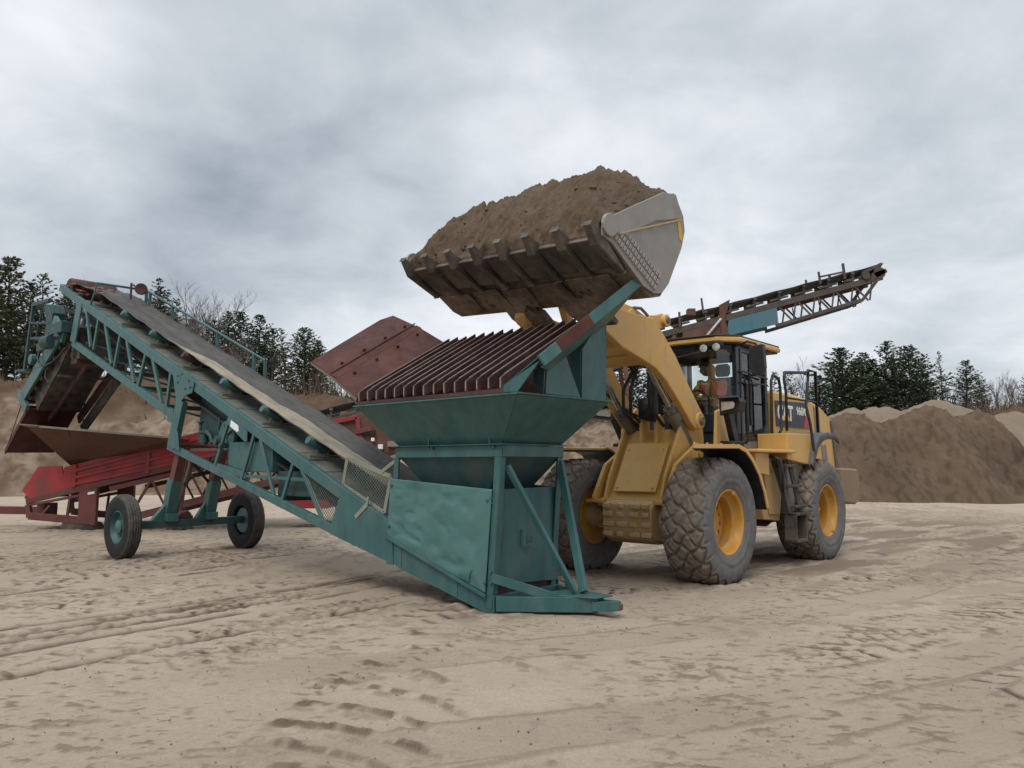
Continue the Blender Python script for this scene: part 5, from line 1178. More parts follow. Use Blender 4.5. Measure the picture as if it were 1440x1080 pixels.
    for p, q_ in ((dp(0,1.75),dp(0,3.46)),(dp(1,1.75),dp(1,3.46)),(dp(0,3.45),dp(1,3.45)),(dp(.62,2.25),dp(.62,3.45)),(dp(.0,2.28),dp(.14,2.06)),(dp(.14,2.06),dp(1,2.0))): m.bar(p, q_, .05, .06, (1,0,0) if abs(p[2]-q_[2])>.5 else (0,0,1))
    dr = m.build('door', M['navy'], cab, .008)
    m = MB(); m.plate([dp(.04,1.68),dp(.97,1.68),dp(.97,1.98),dp(.14,2.03),dp(.04,2.2)], .04); m.build('door_panel', M['greypanel'], dr, .006)
    m = MB(); m.plate([dp(.03,2.1),dp(.97,2.03),dp(.97,3.43),dp(.03,3.43)], .008); m.build('door_glass', M['glass'], dr)
    m = MB()
    m.tube([(-1.66,.90,2.95),(-1.66,.93,2.9),(-1.64,.93,2.0),(-1.66,.88,1.95)], .02, 8); m.tube([(-1.63,.82,3.10),(-1.7,.86,3.10),(-2.65,.84,3.06)], .014, 6); m.tube([(-1.66,.86,2.92),(-2.6,.86,2.95)],.014,6)
    m.tube([(-2.42,.88,2.0),(-2.42,.98,2.06),(-2.42,1.0,3.0),(-2.5,1.0,3.1),(-2.72,1.0,3.06),(-2.78,1.0,2.9),(-2.76,1.0,2.2),(-2.60,.98,2.05)], .024, 8); m.build('grab_rail', BK, cab, 0, True)
    m = MB()
    for y in (.44,.66): m.lathe([(-.05,0),(-.05,.05),(.02,.065),(.05,.065)], (-1.20,y,3.46), (1,.3,-.1), 16)
    m.box((-1.28,.36,3.48),(-1.2,.74,3.55)); wl = m.build('work_lamp', BK, cab, .004, 'auto')
    m = MB()
    for y in (.44,.66): m.lathe([(.05,.06),(.056,.04),(.06,0)], (-1.20,y,3.46), (1,.3,-.1), 16)
    m.build('lens', M['lens'], wl, 0, True)
    m = MB(); m.tube([(-1.55,.8,3.50),(-1.35,1.1,3.52),(-1.38,1.22,3.48),(-1.40,1.26,3.40)], .018, 6); m.prism([(-1.36,1.12,3.44),(-1.36,1.34,3.46),(-1.36,1.36,3.10),(-1.36,1.30,2.98),(-1.36,1.16,3.0),(-1.36,1.10,3.14)], (-.10,0,0)); m.build('mirror', BK, cab, .03)
    m = MB(); m.tube([(-1.25,.55,3.42),(-1.2,.3,3.40),(-1.18,0,3.36),(-1.2,-.35,3.34)], .012, 6); m.tube([(-1.26,.75,2.42),(-1.2,.5,3.0)],.006,4); m.build('wiper', BK, cab)
    # inside the cab
    m = MB(); m.box((-2.50,-.18,2.02),(-1.85,.38,2.46)); m.prism(xz([(-2.42,2.4),(-2.30,2.4),(-2.38,3.12),(-2.50,3.12)], -.15), (0,.5,0)); m.box((-2.54,-.02,3.14),(-2.42,.24,3.36)); m.box((-2.75,-.7,1.9),(-1.5,.7,1.98)); m.build('seat', M['seat'], cab, .04)
    m = MB(); m.bar((-1.45,.1,2.0),(-1.58,.10,2.62),.10,.12,(1,0,0)); th = [R(a) for a in range(0,361,20)]
    e1 = Vector((0,1,0)); e2 = Vector((.45,0,.89)); c = Vector((-1.62,.10,2.66)); m.tube([c+e1*math.cos(t)*.19+e2*math.sin(t)*.19 for t in th], .016, 6); m.bar(c-e1*.18, c+e1*.18, .03,.02); m.box((-1.62,-.6,2.1),(-1.4,-.2,2.55)); m.build('steering_wheel', BK, cab, 0)
    # headlights on swept arms
    for sd in (1, -1):
        m = MB(); m.prism([(-.66,.95*sd,2.34),(-.56,1.30*sd,2.39),(-.56,1.33*sd,2.53),(-.60,1.27*sd,2.585),(-.68,.93*sd,2.60)], (-.16,.02*sd,0)); m.prism([(-.60,.93*sd,2.585),(-.50,1.32*sd,2.575),(-.62,1.30*sd,2.60),(-.72,.92*sd,2.615)],(0,0,.02)); m.bar((-.78,1.02*sd,2.42),(-1.05,.98*sd,1.98),.10,.14,(1,0,0)); m.bar((-1.1,.7*sd,1.96),(-.9,1.1*sd,1.94),.30,.05)
        hl = m.build('headlight', BK, L, .02)
        m = MB(); m.prism([(-.648,.99*sd,2.40),(-.578,1.22*sd,2.43),(-.575,1.24*sd,2.50),(-.59,1.21*sd,2.535),(-.655,.985*sd,2.545)], (.014,0,0)); m.build('lens', M['lens'], hl, .01)
    # tower top brackets
    m = MB()
    for y in (.80,-.86): m.prism(xz([(-.72,1.9),(-.78,2.42),(-.92,2.46),(-1.02,2.36),(-1.22,1.9)], y), (0,.05,0))
    m.box((-1.25,-.8,1.62),(-.6,.8,1.70)); m.build('fender_bracket', Y, L, .008)
    # fenders
    fp = [(1.06,1.86),(-.22,1.88),(-.45,1.82),(-.66,1.68),(-.86,1.48),(-1.02,1.22),(-1.10,1.0)]
    for sd in (1, -1):
        m = MB(); y0, y1 = .80*sd, 1.44*sd; P = []
        for i_, (x,z) in enumerate(fp): P += [(x if i_ else -.18,y0,z),(x,y1,z)] if i_ != 1 else [(-.28,y0,z),(x,y1,z)]
        m.add(P, [(2*i,2*i+1,2*i+3,2*i+2) for i in range(len(fp)-1)]); f = m.build('front_fender', M['yellow_f'], L); s_ = f.modifiers.new('thick','SOLIDIFY'); s_.thickness = .03; s_.offset = 0
        m = MB(); m.add([(x,y,z-.035) for x,y,z in P], [(2*i,2*i+1,2*i+3,2*i+2) for i in range(len(fp)-1)]); g = m.build('liner', BK, f); s_ = g.modifiers.new('thick','SOLIDIFY'); s_.thickness = .02; s_.offset = 0
        m = MB()
        for i in range(len(fp)-1): m.bar((fp[i][0],1.45*sd,fp[i][1]-.01),(fp[i+1][0],1.45*sd,fp[i+1][1]-.01),.018,.055,(0,0,1) if i < 3 else (1,0,.4))
        for x in (.95,.6,.2,-.15): m.cyl((x,1.40*sd,1.87),(x,1.40*sd,1.905),.016,n=6)
        m.build('fender_edge', Y, f)
        # rear fender: grey arch with a turned outer rim
        rp = [(-3.10,1.62),(-3.18,1.80),(-3.34,2.0),(-3.55,2.12),(-3.85,2.17),(-4.20,2.16),(-4.36,2.10)]
        m = MB(); y0, y1 = .82*sd, 1.36*sd; P = []
        for (x,z) in rp: P += [(x,y0,z),(x,y1,z),(x-.0,y1+.02*sd,z-.10)]
        fs = []
        for i in range(len(rp)-1): fs += [(3*i,3*i+1,3*i+4,3*i+3),(3*i+1,3*i+2,3*i+5,3*i+4)]
        m.add(P, fs); f = m.build('rear_fender', M['fend'], L, 0, 'auto'); s_ = f.modifiers.new('thick','SOLIDIFY'); s_.thickness = .035; s_.offset = 0
    # engine hood
    m = MB(); hp = [(-2.95,2.90),(-4.1,2.88),(-4.7,2.82),(-5.2,2.72),(-5.58,2.58),(-5.70,2.45),(-5.86,1.75),(-5.90,1.25),(-2.95,1.25)]
    m.prism(xz(hp, -.80), (0,1.60,0)); hood = m.build('hood', Y, L, .05)
    m = MB(); m.prism(xz([(-2.95,2.16),(-5.0,2.16),(-5.0,2.12),(-2.95,2.12)], .80), (0,.012,0)); m.prism(xz([(-4.75,2.72),(-5.0,2.66),(-5.05,2.2),(-4.78,2.2)], .803), (0,.008,0)); m.prism(xz([(-5.05,2.0),(-5.3,2.0),(-5.45,1.4),(-5.2,1.4)],.803),(0,.008,0)); m.build('grille', M['greypanel'], hood, .002)
    m = MB(); m.bar((-5.62,.80,2.50),(-5.90,.80,1.2),.06,.10,(1,0,0)); m.bar((-5.62,-.80,2.50),(-5.90,-.80,1.2),.06,.10,(1,0,0)); m.prism(xz([(-5.70,2.40),(-5.88,1.35),(-5.93,1.35),(-5.75,2.40)],-.7),(0,1.4,0)); m.build('radiator_grille', M['fend'], hood, .01)
    m = MB(); m.prism(xz([(-3.02,2.28),(-2.98,2.72),(-4.40,2.76),(-4.55,2.28)], .806), (0,.008,0)); dc = m.build('decal', M['decalblack'], hood)
    m = MB(); m.prism(xz([(-4.20,2.281),(-4.36,2.62),(-4.52,2.50),(-4.548,2.285)], .815), (0,.004,0)); m.build('decal_patch', M['decalred'], dc)
    def text(s, x, z, size, name, m_, sx=1.0, dy=.817, bold=.004):
        cu = bpy.data.curves.new(name, 'FONT'); cu.body = s; cu.size = size; cu.extrude = .0015; cu.offset = bold
        tmp = bpy.data.objects.new('tmp', cu); COL.objects.link(tmp); bpy.context.view_layer.update()
        me = bpy.data.meshes.new_from_object(tmp.evaluated_get(bpy.context.evaluated_depsgraph_get())); bpy.data.objects.remove(tmp)
        me.transform(Matrix(((-sx,0,0,x),(0,0,1,dy),(0,1,0,z),(0,0,0,1)))); me.materials.clear(); me.materials.append(m_)
        o = bpy.data.objects.new(name, me); COL.objects.link(o); o.parent = dc; return o
    text('CAT', -3.06, 2.40, .37, 'lettering', M['white'], .92, bold=.012)
    text('966M', -3.90, 2.52, .20, 'lettering', M['white'], .92, bold=.005)
    m = MB(); m.prism(xz([(-3.26,2.395),(-3.62,2.395),(-3.44,2.54)], .819), (0,.004,0)); m.build('triangle', M['decalyel'], dc)
    # side platform, tool box, ladder, tank
    m = MB(); m.prism(xz([(-2.25,2.12),(-3.25,2.14),(-3.25,1.66),(-3.12,1.62),(-2.25,1.70)], .80), (0,.50,0)); m.box((-2.4,.80,1.80),(-1.0,1.38,1.85)); m.prism(xz([(-1.15,1.80),(-1.62,1.80),(-1.62,1.45),(-1.15,1.50)],.82),(0,.45,0)); sp2 = m.build('side_platform', Y, L, .012)
    m = MB(); m.prism(xz([(-1.30,1.78),(-2.05,1.72),(-2.20,1.5),(-2.44,1.12),(-2.33,.72),(-1.75,.77),(-1.58,1.22),(-1.38,1.5)], .80), (0,.30,0)); m.prism(xz([(-1.75,1.5),(-2.05,1.5),(-2.3,1.1),(-2.25,.82),(-1.9,.84)],1.10),(0,.03,0)); m.box((-1.7,.3,.7),(-1.3,.82,1.3)); m.build('frame_side', YD, L, .012)
    m = MB(); m.prism(xz([(-2.50,1.69),(-3.22,1.64),(-3.16,.86),(-2.95,.78),(-2.55,.84)], .70), (0,.46,0)); m.build('fuel_tank', M['greypanel'], L, .02)
    m = MB()
    for a0, a1 in ((-1.98,-2.15),(-2.36,-2.55)): m.bar((a0,1.26,1.74),(a1,1.36,.86),.03,.14,(1,0,0))
    for f in (.12,.5,.88): a = -1.98-.18*f; z = 1.70-.84*f; m.bar((a,1.28+.1*f,z),(a-.42,1.28+.1*f,z),.20,.04)
    m.box((-2.56,1.26,.40),(-2.12,1.46,.45)); m.box((-2.56,1.26,.82),(-2.12,1.46,.87)); m.box((-2.15,1.26,.40),(-2.12,1.46,.86)); m.box((-2.56,1.26,.40),(-2.53,1.46,.86)); m.build('ladder', M['under'], L, .008)
    m = MB()
    m.tube([(-2.36,1.26,2.16),(-2.38,1.26,2.78),(-2.32,1.26,3.0),(-2.36,1.26,3.11),(-3.25,1.26,3.19),(-3.36,1.26,3.24),(-3.34,1.26,3.1),(-3.10,1.30,2.6),(-3.10,1.36,2.3),(-3.22,1.36,1.86),(-3.18,1.36,1.72)], .024, 8)
    m.tube([(-3.36,1.26,3.24),(-3.85,1.2,3.26),(-3.86,1.2,2.15)], .024, 8); m.tube([(-2.38,1.26,2.70),(-3.86,1.2,2.72)], .018, 8); m.tube([(-3.86,1.2,3.22),(-4.1,1.0,3.24)],.022,8)
    m.tube([(-1.62,1.28,1.75),(-1.66,1.42,1.70),(-1.68,1.45,1.5),(-1.74,1.42,1.2)],.022,8); m.build('handrail', BK, L, 0, True)
    m = MB(); m.prism(xz([(-4.85,1.56),(-5.85,1.54),(-5.95,1.45),(-5.90,.92),(-5.70,.86),(-4.95,.92)], -1.2), (0,2.40,0)); m.build('counterweight', M['cwt'], L, .03)
    m = MB(); m.box((-5.1,-.5,.75),(-4.0,.5,1.3)); m.build('rear_frame', M['under'], L, .01)
    return L
M['cwt'] = mat('dusty_counterweight', (.25,.16,.07), .7, var=.2, scale=2, dirt=(.20,.15,.10), amt=.55, dscale=2, soft=.2)
M['yellow_f'] = mat('fender_paint', (.50,.30,.09), .55, var=.15, scale=2, dirt=(.38,.28,.17), amt=.5, dscale=2)
loader = make_loader()

# sand heaped in the bucket
def bucket_sand():
    nu, nv = 240, 110; P = []
    BM = Matrix.Translation((2.33,-.13,4.18)) @ Matrix.Rotation(R(-3.6),4,'Z') @ Matrix.Rotation(R(-4.2),4,'X') @ Matrix.Diagonal((1,1.075,1,1)) @ Matrix.Translation((-2.4,0,-4.1))
    U, Vv = np.meshgrid(np.linspace(-1.595,1.595,nu), np.linspace(0,1,nv))
    vv = np.maximum(0, (Vv-.05)/.95); a = 3.105 + (1.70-3.105)*vv; base = 4.165 + (4.80-4.165)*vv
    # rises steeply from the edge, crest a little behind the middle, falls to the back lip
    dl = (U+1.6); dr = (1.6-U)
    pv_ = np.interp(Vv, [0,.06,.2,.35,.5,.62,.8,1], [.0,.13,.37,.54,.64,.65,.46,.18])
    side = np.minimum(np.minimum(.08+dl*3.4, .10+dr*.95), 1.0)
    hgt = np.minimum(pv_, side) * (.93+.13*sst(-1.6,.7,U))
    n1 = fbm(U*2.2, Vv*2.0, 301, 4); n2 = fbm(U*6, Vv*3.2, 302, 4); n3 = fbm(U*16, Vv*16, 303, 3)
    edge = sst(0,.12,Vv)
    hgt = hgt + edge*(n1*.16 + n2*.22 + n3*.12 + fbm(U*34, Vv*30, 304, 2)*.05)
    # sand slumps between the teeth and hangs slightly over the edge
    a = a + sst(0,.05,Vv)*sst(.3,.1,Vv)*(n2*.22+n3*.1)
    for u, aa, bb, hh in zip(U.ravel(), a.ravel(), base.ravel(), hgt.ravel()):
        p = BM @ Vector((aa, u, bb+max(.0,hh))); P.append(p[:])
    F = grid_faces(nv, nu).tolist(); rs = random.Random(8)
    for _ in range(420):                                    # clods lying on the slope
        c = Vector(P[rs.randrange(nu*nv)]); r_ = rs.uniform(.008,.022)*(1+2.0*(rs.random() < .06)); b0 = len(P)
        for v in ((1,0,0),(-1,0,0),(0,1,0),(0,-1,0),(0,0,1),(0,0,-1)): P.append(tuple(c + Vector(v)*r_*rs.uniform(.6,1.3)))
        for i in (0,1):
            for j in (2,3):
                for k in (4,5): q = (b0+i,b0+j,b0+k); F.append([q[0],q[1],q[2],q[2]] if (i+j+k) % 2 else [q[0],q[2],q[1],q[1]])
    P4 = [f for f in F if len(set(f)) == 4]; P3 = [list(dict.fromkeys(f)) for f in F if len(set(f)) == 3]
    me = bpy.data.meshes.new('sand_load'); me.from_pydata(P, [], P4+P3); me.polygons.foreach_set('use_smooth', [True]*len(P4)+[False]*len(P3)); me.materials.append(M['load'])
    o = bpy.data.objects.new('sand_load', me); COL.objects.link(o)
    o.location = LO; o.rotation_euler = (0,0,LA)
    tag(o, 'heaped load of brown sand piled high in the raised loader bucket', 'sand')
bucket_sand()

# driver
def person():
    root = empty('person', LO, LA)
    tag(root, 'person in orange high-visibility jacket with lime bands driving the loader', 'person')
    sx, sy, sz = -2.08, .10, 2.52
    def skin(name, V_, E_, rad, m, lvl=2):
        me = bpy.data.meshes.new(name); me.from_pydata([(sx+x, sy+y, sz+z) for x,y,z in V_], E_, []); o = bpy.data.objects.new(name, me); COL.objects.link(o); o.parent = root
        md = o.modifiers.new('skin','SKIN'); md.use_smooth_shade = True
        for i, r_ in enumerate(rad):
            sv = me.skin_vertices[0].data[i]; sv.radius = r_ if isinstance(r_, tuple) else (r_, r_); sv.use_root = (i == 0)
        s_ = o.modifiers.new('sub','SUBSURF'); s_.levels = lvl; s_.render_levels = lvl; me.materials.append(m); return o
    # body: pelvis, spine, neck, head, arms, hands, legs
    Vb = [(0,0,.05),(-.02,0,.25),(-.03,0,.42),(-.02,0,.52),(.0,0,.60),(.02,0,.70),(.03,0,.80),
          (-.02,.19,.46),(.16,.27,.26),(.40,.20,.30),(-.02,-.19,.46),(.16,-.27,.26),(.40,-.20,.30),
          (.40,.12,.0),(.55,.13,-.28),(.40,-.12,.0),(.55,-.13,-.28)]
    Eb = [(0,1),(1,2),(2,3),(3,4),(4,5),(5,6),(2,7),(7,8),(8,9),(2,10),(10,11),(11,12),(0,13),(13,14),(0,15),(15,16)]
    Rb = [(.14,.12),(.12,.11),(.13,.10),.06,.055,(.085,.10),(.075,.085),.07,.05,.035,.07,.05,.035,.085,.055,.085,.055]
    skin('body', Vb, Eb, Rb, M['skin'])
    skin('jacket', [(0,0,.02),(-.02,0,.24),(-.03,0,.42),(-.02,0,.50),(-.02,.20,.455),(.16,.275,.26),(.36,.205,.29),(-.02,-.20,.455),(.16,-.275,.26),(.36,-.205,.29)],
         [(0,1),(1,2),(2,3),(2,4),(4,5),(5,6),(2,7),(7,8),(8,9)], [(.18,.16),(.165,.145),(.17,.13),(.08,.08),.09,.07,.055,.09,.07,.055], M['orange'])
    skin('trousers', [(0,0,.0),(.40,.12,.0),(.54,.13,-.25),(.40,-.12,.0),(.54,-.13,-.25)], [(0,1),(1,2),(0,3),(3,4)], [(.17,.12),.10,.07,.10,.07], M['denim'])
    m = MB()
    for z, w in ((.20,.176),(.09,.186)):
        m.lathe([(-.025,w),(-.025,w+.012),(.025,w+.012),(.025,w)], (sx-.01,sy,sz+z), (0,0,1), 24)
    for y in (.10,-.10): m.tube([(sx+.15,y,sz+.2),(sx+.135,y,sz+.40),(sx+.07,y,sz+.51),(sx-.05,y,sz+.53)], .028, 6)
    for sd in (1,-1): m.lathe([(-.025,.082),(-.025,.092),(.025,.09),(.025,.08)], (sx+.15,.265*sd,sz+.275), (.65,.25*sd,-.65), 16)
    m.build('reflective_band', M['lime'], root, 0, True)
    m = MB(); hc = Vector((sx+.0,0,sz+.755)); m.lathe([(.0,.118),(.05,.115),(.10,.085),(.125,.04),(.13,0)], hc, (-.15,0,1), 20); m.prism([hc+Vector((.09,-.08,.0)),hc+Vector((.20,-.05,-.015)),hc+Vector((.20,.05,-.015)),hc+Vector((.09,.08,.0))],(0,0,.012)); m.build('cap', M['hair'], root, 0, True)
    m = MB(); m.lathe([(-.12,.05),(-.08,.098),(.0,.112),(.03,.108)], hc+Vector((-.03,0,-.02)), (-.15,0,1), 18); m.build('hair', M['hair'], root, 0, True)
    # face: nose, brow and ears; fingers round the wheel rim
    m = MB(); fc = Vector((sx+.10,0,sz+.69)); m.add([fc+Vector(v) for v in ((-.01,-.018,-.03),(-.01,.018,-.03),(.035,0,-.025),(.0,0,.03))],[(0,1,2),(1,3,2),(0,2,3)])
    for sd in (1,-1):
        m.lathe([(-.012,.0),(-.01,.028),(.01,.026),(.014,0)], (sx+.0,.098*sd,sz+.70), (0,1,0), 10)
        for j in range(5):
            c = Vector((sx+.41, .20*sd+.012*sd*(j-2), sz+.29)); m.tube([c, c+Vector((.045,.0,.02)), c+Vector((.075,-.005*sd,-.005)), c+Vector((.07,-.008*sd,-.035-.003*(j % 3)))], [.011,.010,.009,.007], 6)
        c = Vector((sx+.40,.175*sd,sz+.285)); m.tube([c,c+Vector((.03,-.03*sd,.0)),c+Vector((.055,-.035*sd,-.02))],[.012,.011,.009],6)
    m.build('face_and_fingers', M['skin'], root, 0, True)
    m = MB()
    for sd in (1,-1): m.lathe([(-.004,.011),(.004,.008),(.006,0)], (sx+.108,.034*sd,sz+.715), (1,0,0), 8)
    m.build('eye', M['hair'], root)
person()
# ------------------------------------------------------------------ red screening plant behind the conveyor (local x right, y away, z up)
def make_plant():
    o = empty('screening_plant', (-8, 19.7, 0), 0); ox = -8
    tag(o, 'red mobile screening plant with rusty feed hopper standing behind the green conveyor', 'screening plant')
    P = lambda x, z, y=0: (x-ox, y, z)
    D = 1.9
    # feed hopper: four flared plates
    t = [P(-11.75,2.57,-1.1),P(-8.05,2.26,-1.1),P(-8.6,2.30,D+.3),P(-12.6,2.64,D+.3)]; b = [P(-11.45,1.62,.35),P(-9.0,2.0,.35),P(-9.0,2.0,D-.35),P(-11.35,1.62,D-.35)]
    m = MB()
    for i in range(4): j = (i+1) % 4; m.plate([b[i],b[j],t[j],t[i]], .02)
    m.bar(P(-11.2,1.68,.30),P(-10.75,2.46,-1.06),.05,.03,(1,0,0)); h = m.build('feed_hopper', M['rustorange'], o, .003)
    m = MB(); m.bar(t[0],t[1],.09,.05); m.bar(t[3],t[2],.09,.05); m.bar(t[0],t[3],.09,.05); m.plate([P(-11.87,2.60,-1.2),P(-11.4,2.56,-1.2),P(-11.4,2.52,-1.0),P(-11.75,2.54,-1.0)],.02); m.build('rim', M['greypanel'], h, .004)
    # sloping belt feeder with panelled red sides
    for y in (0, D):
        m = MB(); m.plate([P(-12.42,.98,y),P(-12.05,1.58,y),P(-11.45,1.60,y),P(-11.3,.98,y),P(-12.2,.74,y)], .05)
        m.plate([P(-11.40,.99,y),P(-11.40,1.56,y),P(-6.5,2.86,y),P(-6.4,1.95,y)], .04)
        s_ = -1 if y == 0 else 1
        for f0, f1 in ((.18,.18),(.5,.5),(.84,.84)): m.bar(P(-11.2,1.03+.5*f0,y+.04*s_),P(-6.6,1.92+.88*f1,y+.04*s_),.05,.08)
        for x in (-11.1,-9.25): z0 = 1.0+(x+11.4)*.19; m.bar(P(x,z0,y+.045*s_),P(x,z0+.56+(x+11.4)*.068,y+.045*s_),.05,.09,(1,0,0))
        m.build('feeder_side', M['red'], o, .006)
        m = MB(); m.bar(P(-12.3,.70,y),P(-6.3,2.12,y),.08,.14); m.bar(P(-12.25,.62,y),P(-12.2,.3,y),.10,.12,(1,0,0)); m.bar(P(-12.28,.60,y),P(-10.6,.92,y),.06,.07); m.bar(P(-12.2,.34,y),P(-10.6,.20,y),.12,.18)
        m.prism([P(-10.95,.95,y-.066),P(-10.5,1.05,y-.066),P(-10.5,.1,y-.066),P(-10.95,.16,y-.066)],(0,.132,0)); m.bar(P(-11.9,.35,y),P(-11.7,.6,y),.07,.05,(1,0,0)); m.bar(P(-11.25,.3,y),P(-11.2,.85,y),.05,.06,(1,0,0))
        m.build('chassis', M['redbrown'], o, .006)
        # long sloping truss under the feeder
        m = MB(); m.bar(P(-9.75,.26,y),P(-3.6,1.85,y),.08,.18); m.bar(P(-10.2,1.02,y),P(-3.6,2.55,y),.07,.12)
        x = -9.7
        while x < -4.4:
            z0 = .26+(x+9.75)*.2585; z1 = 1.02+(x+10.2)*.232; m.bar(P(x,z0,y),P(x+.55,z1+.13,y),.05,.06,(1,0,0)); m.bar(P(x+.55,z1+.1,y),P(x+.95,z0+.24,y),.04,.05,(1,0,0)); x += .95
        m.bar(P(-8.3,2.0,y),P(-8.45,.1,y),.12,.14,(1,0,0)); m.build('truss', M['redbrown'], o, .004)
    m = MB(); m.prism([P(-12.1,.98,.05),P(-6.5,2.3,.05),P(-6.5,2.2,.05),P(-12.1,.88,.05)],(0,D-.1,0)); m.prism([P(-12.4,.78,.05),P(-12.05,1.45,.05),P(-11.98,1.45,.05),P(-12.3,.76,.05)],(0,D-.1,0)); m.build('feeder_belt', M['belt'], o)
    m = MB(); m.bar(P(-13.9,.44,.9),P(-12.2,.42,.9),.16,.20); m.box(P(-12.4,.3,.6),P(-12.2,.62,1.2)); m.build('tow_bar', M['redbrown'], o, .006)
    m = MB(); m.prism([P(-11.4,.0,-.05),P(-10.5,.0,-.05),P(-10.6,.16,-.05),P(-11.3,.26,-.05)],(0,.5,0)); m.prism([P(-8.7,.0,-.1),P(-8.2,.0,-.1),P(-8.3,.14,-.1),P(-8.6,.14,-.1)],(0,.5,0)); m.build('support_foot', M['under'], o, .01)
    m = MB(); m.plate([P(-10.72,.93,-.075),P(-10.55,.96,-.075),P(-10.55,.90,-.075),P(-10.72,.87,-.075)],.01); m.build('sticker', M['white'], o)
    # screen box at the right end
    m = MB(); m.prism([P(-6.3,2.0,.1),P(-4.9,2.62,.1),P(-3.85,2.98,.1),P(-2.7,2.25,.1),P(-2.9,2.05,.1),P(-3.7,1.75,.1),P(-5.4,1.5,.1)],(0,D-.2,0)); sb = m.build('screen_box', M['brown'], o, .01)
    m = MB()
    q = [P(-5.2,2.60,.05),P(-3.98,2.84,.05),P(-3.85,2.05,.05),P(-5.1,1.80,.05)]
    for i in range(4): m.bar(q[i],q[(i+1)%4],.06,.11,V((0,1,0)).cross(V(q[(i+1)%4])-V(q[i])))
    m.build('door_frame', M['red'], sb, .004)
    for lo_, hi_, mm in (((-3.62,2.38),(-3.52,2.52),'black'),((-3.60,2.22),(-3.52,2.31),'white'),((-3.42,2.02),(-3.30,2.14),'white'),((-3.18,2.08),(-2.86,2.22),'greypanel')):
        m = MB(); m.box(P(lo_[0],lo_[1],-.02),P(hi_[0],hi_[1],.12)); m.build('control_box', M[mm], sb, .01)
    m = MB(); m.box(P(-5.9,.52,.1),P(-4.7,.86,1.7)); m.bar(P(-5.9,.82,.08),P(-4.7,.82,.08),.03,.06); m.build('battery_box', M['red'], o, .01)
    return o
make_plant()

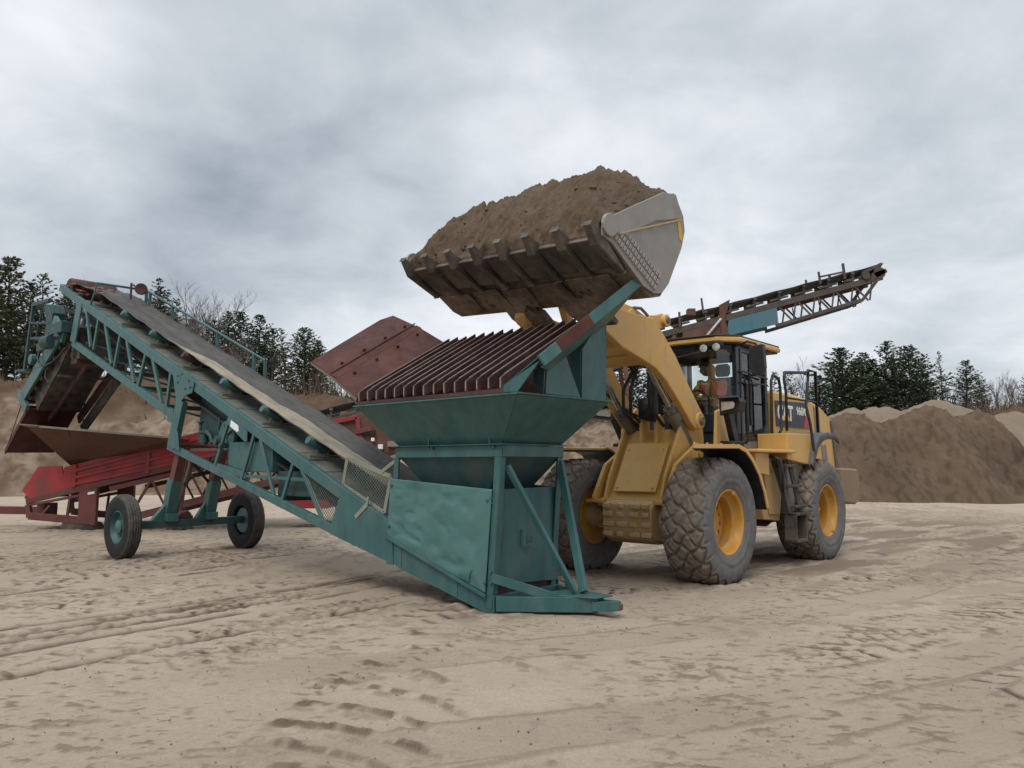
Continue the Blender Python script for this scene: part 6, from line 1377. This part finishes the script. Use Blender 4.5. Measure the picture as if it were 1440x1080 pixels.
# ------------------------------------------------------------------ long stacking conveyor rising behind the loader
def make_stacker():
    ox, oy = 2.0, 22.0
    o = empty('stacking_conveyor', (ox, oy, 0), 0)
    tag(o, 'long thin stacking conveyor with blue-green and rusty panels rising behind the loader cab', 'conveyor')
    sl = (7.17-5.44)/(10.85-4.27)
    zr = lambda x: 5.44+(x-4.27)*sl          # rail top
    P = lambda x, dz, y=0: (x-ox, y, zr(x)+dz)
    W = .95
    for y in (0, W):
        m = MB(); m.bar(P(-6.3,-.08,y),P(10.8,-.08,y),.07,.17); m.build('top_rail', M['darksteel'] if y == 0 else M['brown'], o, .004)
        m = MB(); m.bar(P(7.65,-.70,y),P(10.2,-.60,y),.07,.10); m.bar(P(10.2,-.60,y),P(10.65,-.14,y),.06,.08); m.bar(P(-4.5,-.9,y),P(5.0,-.62,y),.07,.10); m.build('lower_chord', M['darksteel'], o, .004)
        def lat(p, q, w_, h_):
            m = MB(); m.bar(p, q, w_, h_, (1,0,0)); m.build('lattice_bar', M['darksteel'], o)
        x = 7.75
        while x < 10.1: lat(P(x,-.16,y),P(x+.38,-.66,y),.035,.045); lat(P(x+.42,-.66,y),P(x+.50,-.16,y),.03,.04); x += .56
        x = -4.2
        while x < 4.0: lat(P(x,-.16,y),P(x+.5,-.75,y),.04,.05); lat(P(x+.55,-.75,y),P(x+.9,-.16,y),.04,.05); x += 1.0
    for y in (0-.02, W+.02):
        m = MB(); m.plate([P(6.30,-.06,y),P(7.68,-.06,y),P(7.72,-.66,y),P(6.2,-.62,y)],.02); m.plate([P(6.95,-.05,y-.012),P(6.97,-.05,y-.012),P(6.97,-.64,y-.012),P(6.95,-.64,y-.012)],.01); m.build('side_panel', M['teal2'], o, .003)
        m = MB(); m.plate([P(4.95,-.10,y),P(6.05,-.06,y),P(6.2,-.65,y),P(4.9,-.62,y)],.02); m.build('side_panel', M['brown'], o, .003)
        m = MB(); m.prism([P(6.02,.34,y-.05),P(6.32,.42,y-.05),P(6.30,.30,y-.05),P(6.16,-.1,y-.05),P(6.28,-.70,y-.05),P(6.08,-.72,y-.05),P(6.0,-.08,y-.05)],(0,.10,0)); m.build('hinge_post', M['rustorange'], o, .006)
    m = MB(); m.cyl(P(5.3,-.75,-.06),P(6.05,-.08,-.06),.05,n=10); m.build('fold_cylinder', M['chrome'], o)
    for x in (8.2,9.0,9.6,10.15): 
        m = MB(); m.bar(P(x,-.66,0),P(x+.3,-.2,W),.03,.04); m.bar(P(x,-.64,0),P(x,-.64,W),.03,.04); m.build('cross_brace', M['darksteel'], o)
    # belt on its carrying rollers
    m = MB(); prof = [(-.02,.30),(.25,.20),(.7,.20),(.97,.30)]; A = np.linspace(-6.3,10.85,60); pts = []
    for x in A:
        for y, d in prof: pts.append(P(x, d+.012*math.sin(x*6+y*3), y))
    b = np_mesh('belt', pts, grid_faces(len(A), 4), M['belt'], o); s_ = b.modifiers.new('thick','SOLIDIFY'); s_.thickness = .02
    x = -5.9
    while x < 10.6:
        m = MB(); m.bar(P(x,.0,0),P(x,.22,.0),.05,.06,(1,0,0)); m.bar(P(x,0,W),P(x,.22,W),.05,.06,(1,0,0)); m.bar(P(x,.03,0),P(x,.03,W),.05,.05); m.cyl(P(x,.26,-.03),P(x,.10,.26),.055,n=8); m.cyl(P(x,.11,.28),P(x,.11,.68),.055,n=8); m.cyl(P(x,.10,.70),P(x,.26,.98),.055,n=8); m.bar(P(x-.28,.08,0),P(x+.25,.08,0),.03,.06)
        m.build('idler', M['under'], o); x += .72
    m = MB(); m.bar(P(8.98,.18,-.03),P(8.94,.56,-.03),.04,.06,(1,0,0)); m.bar(P(9.70,.14,-.03),P(9.66,.62,-.03),.05,.07,(1,0,0)); m.bar(P(8.96,.40,-.03),P(9.68,.36,-.03),.04,.05); m.bar(P(8.98,.18,W),P(8.94,.56,W),.04,.06,(1,0,0)); m.bar(P(9.70,.14,W),P(9.66,.55,W),.05,.07,(1,0,0)); m.build('drive_guard', M['darksteel'], o, .004)
    m = MB(); m.bar(P(5.55,.2,-.04),P(5.5,.68,-.04),.05,.05,(1,0,0)); m.bar(P(4.85,.0,-.04),P(4.85,.44,-.04),.05,.06,(1,0,0)); m.bar(P(4.83,.30,-.04),P(5.53,.34,-.04),.02,.025); m.box(P(5.1,.28,-.06),P(5.32,.42,.2)); m.build('return_bracket', M['brown'], o, .004)
    m = MB(); m.lathe([(-.52,0),(-.52,.17),(.52,.17),(.52,0)],P(10.72,.06,.47),(0,1,0),18); m.cyl(P(10.3,.08,-.1),P(10.3,.08,.1),.12,n=12); m.prism([P(10.2,.22,-.03),P(10.78,.36,-.03),P(10.8,.26,-.03),P(10.2,.14,-.03)],(0,1.0,0)); m.prism([P(10.45,-.12,-.05),P(10.95,.02,-.05),P(10.9,.14,-.05),P(10.5,.1,-.05)],(0,.12,0)); m.build('head_pulley', M['darksteel'], o, .004)
    # legs that carry it and reach the ground
    for x in (-3.0, 3.2):
        m = MB()
        for y in (0, W): m.bar(P(x,-.2,y),(x-ox+.5,y,.45),.10,.12,(1,0,0)); m.bar(P(x+1.5,-.2,y),(x-ox+.6,y,.45),.08,.10,(1,0,0))
        m.bar((x-ox+.5,-.7,.45),(x-ox+.5,W+.7,.45),.14,.14)
        m.build('support_leg', M['brown'], o, .004)
        for y in (-.75, W+.75):
            m = MB(); m.lathe([(-.12,.26),(-.12,.42),(-.1,.47),(.1,.47),(.12,.42),(.12,.26),(.04,.22),(.04,0)],(x-ox+.5,y,.46),(0,1,0),24); m.build('wheel', M['tyre2'], o, 0, 'auto')
make_stacker()
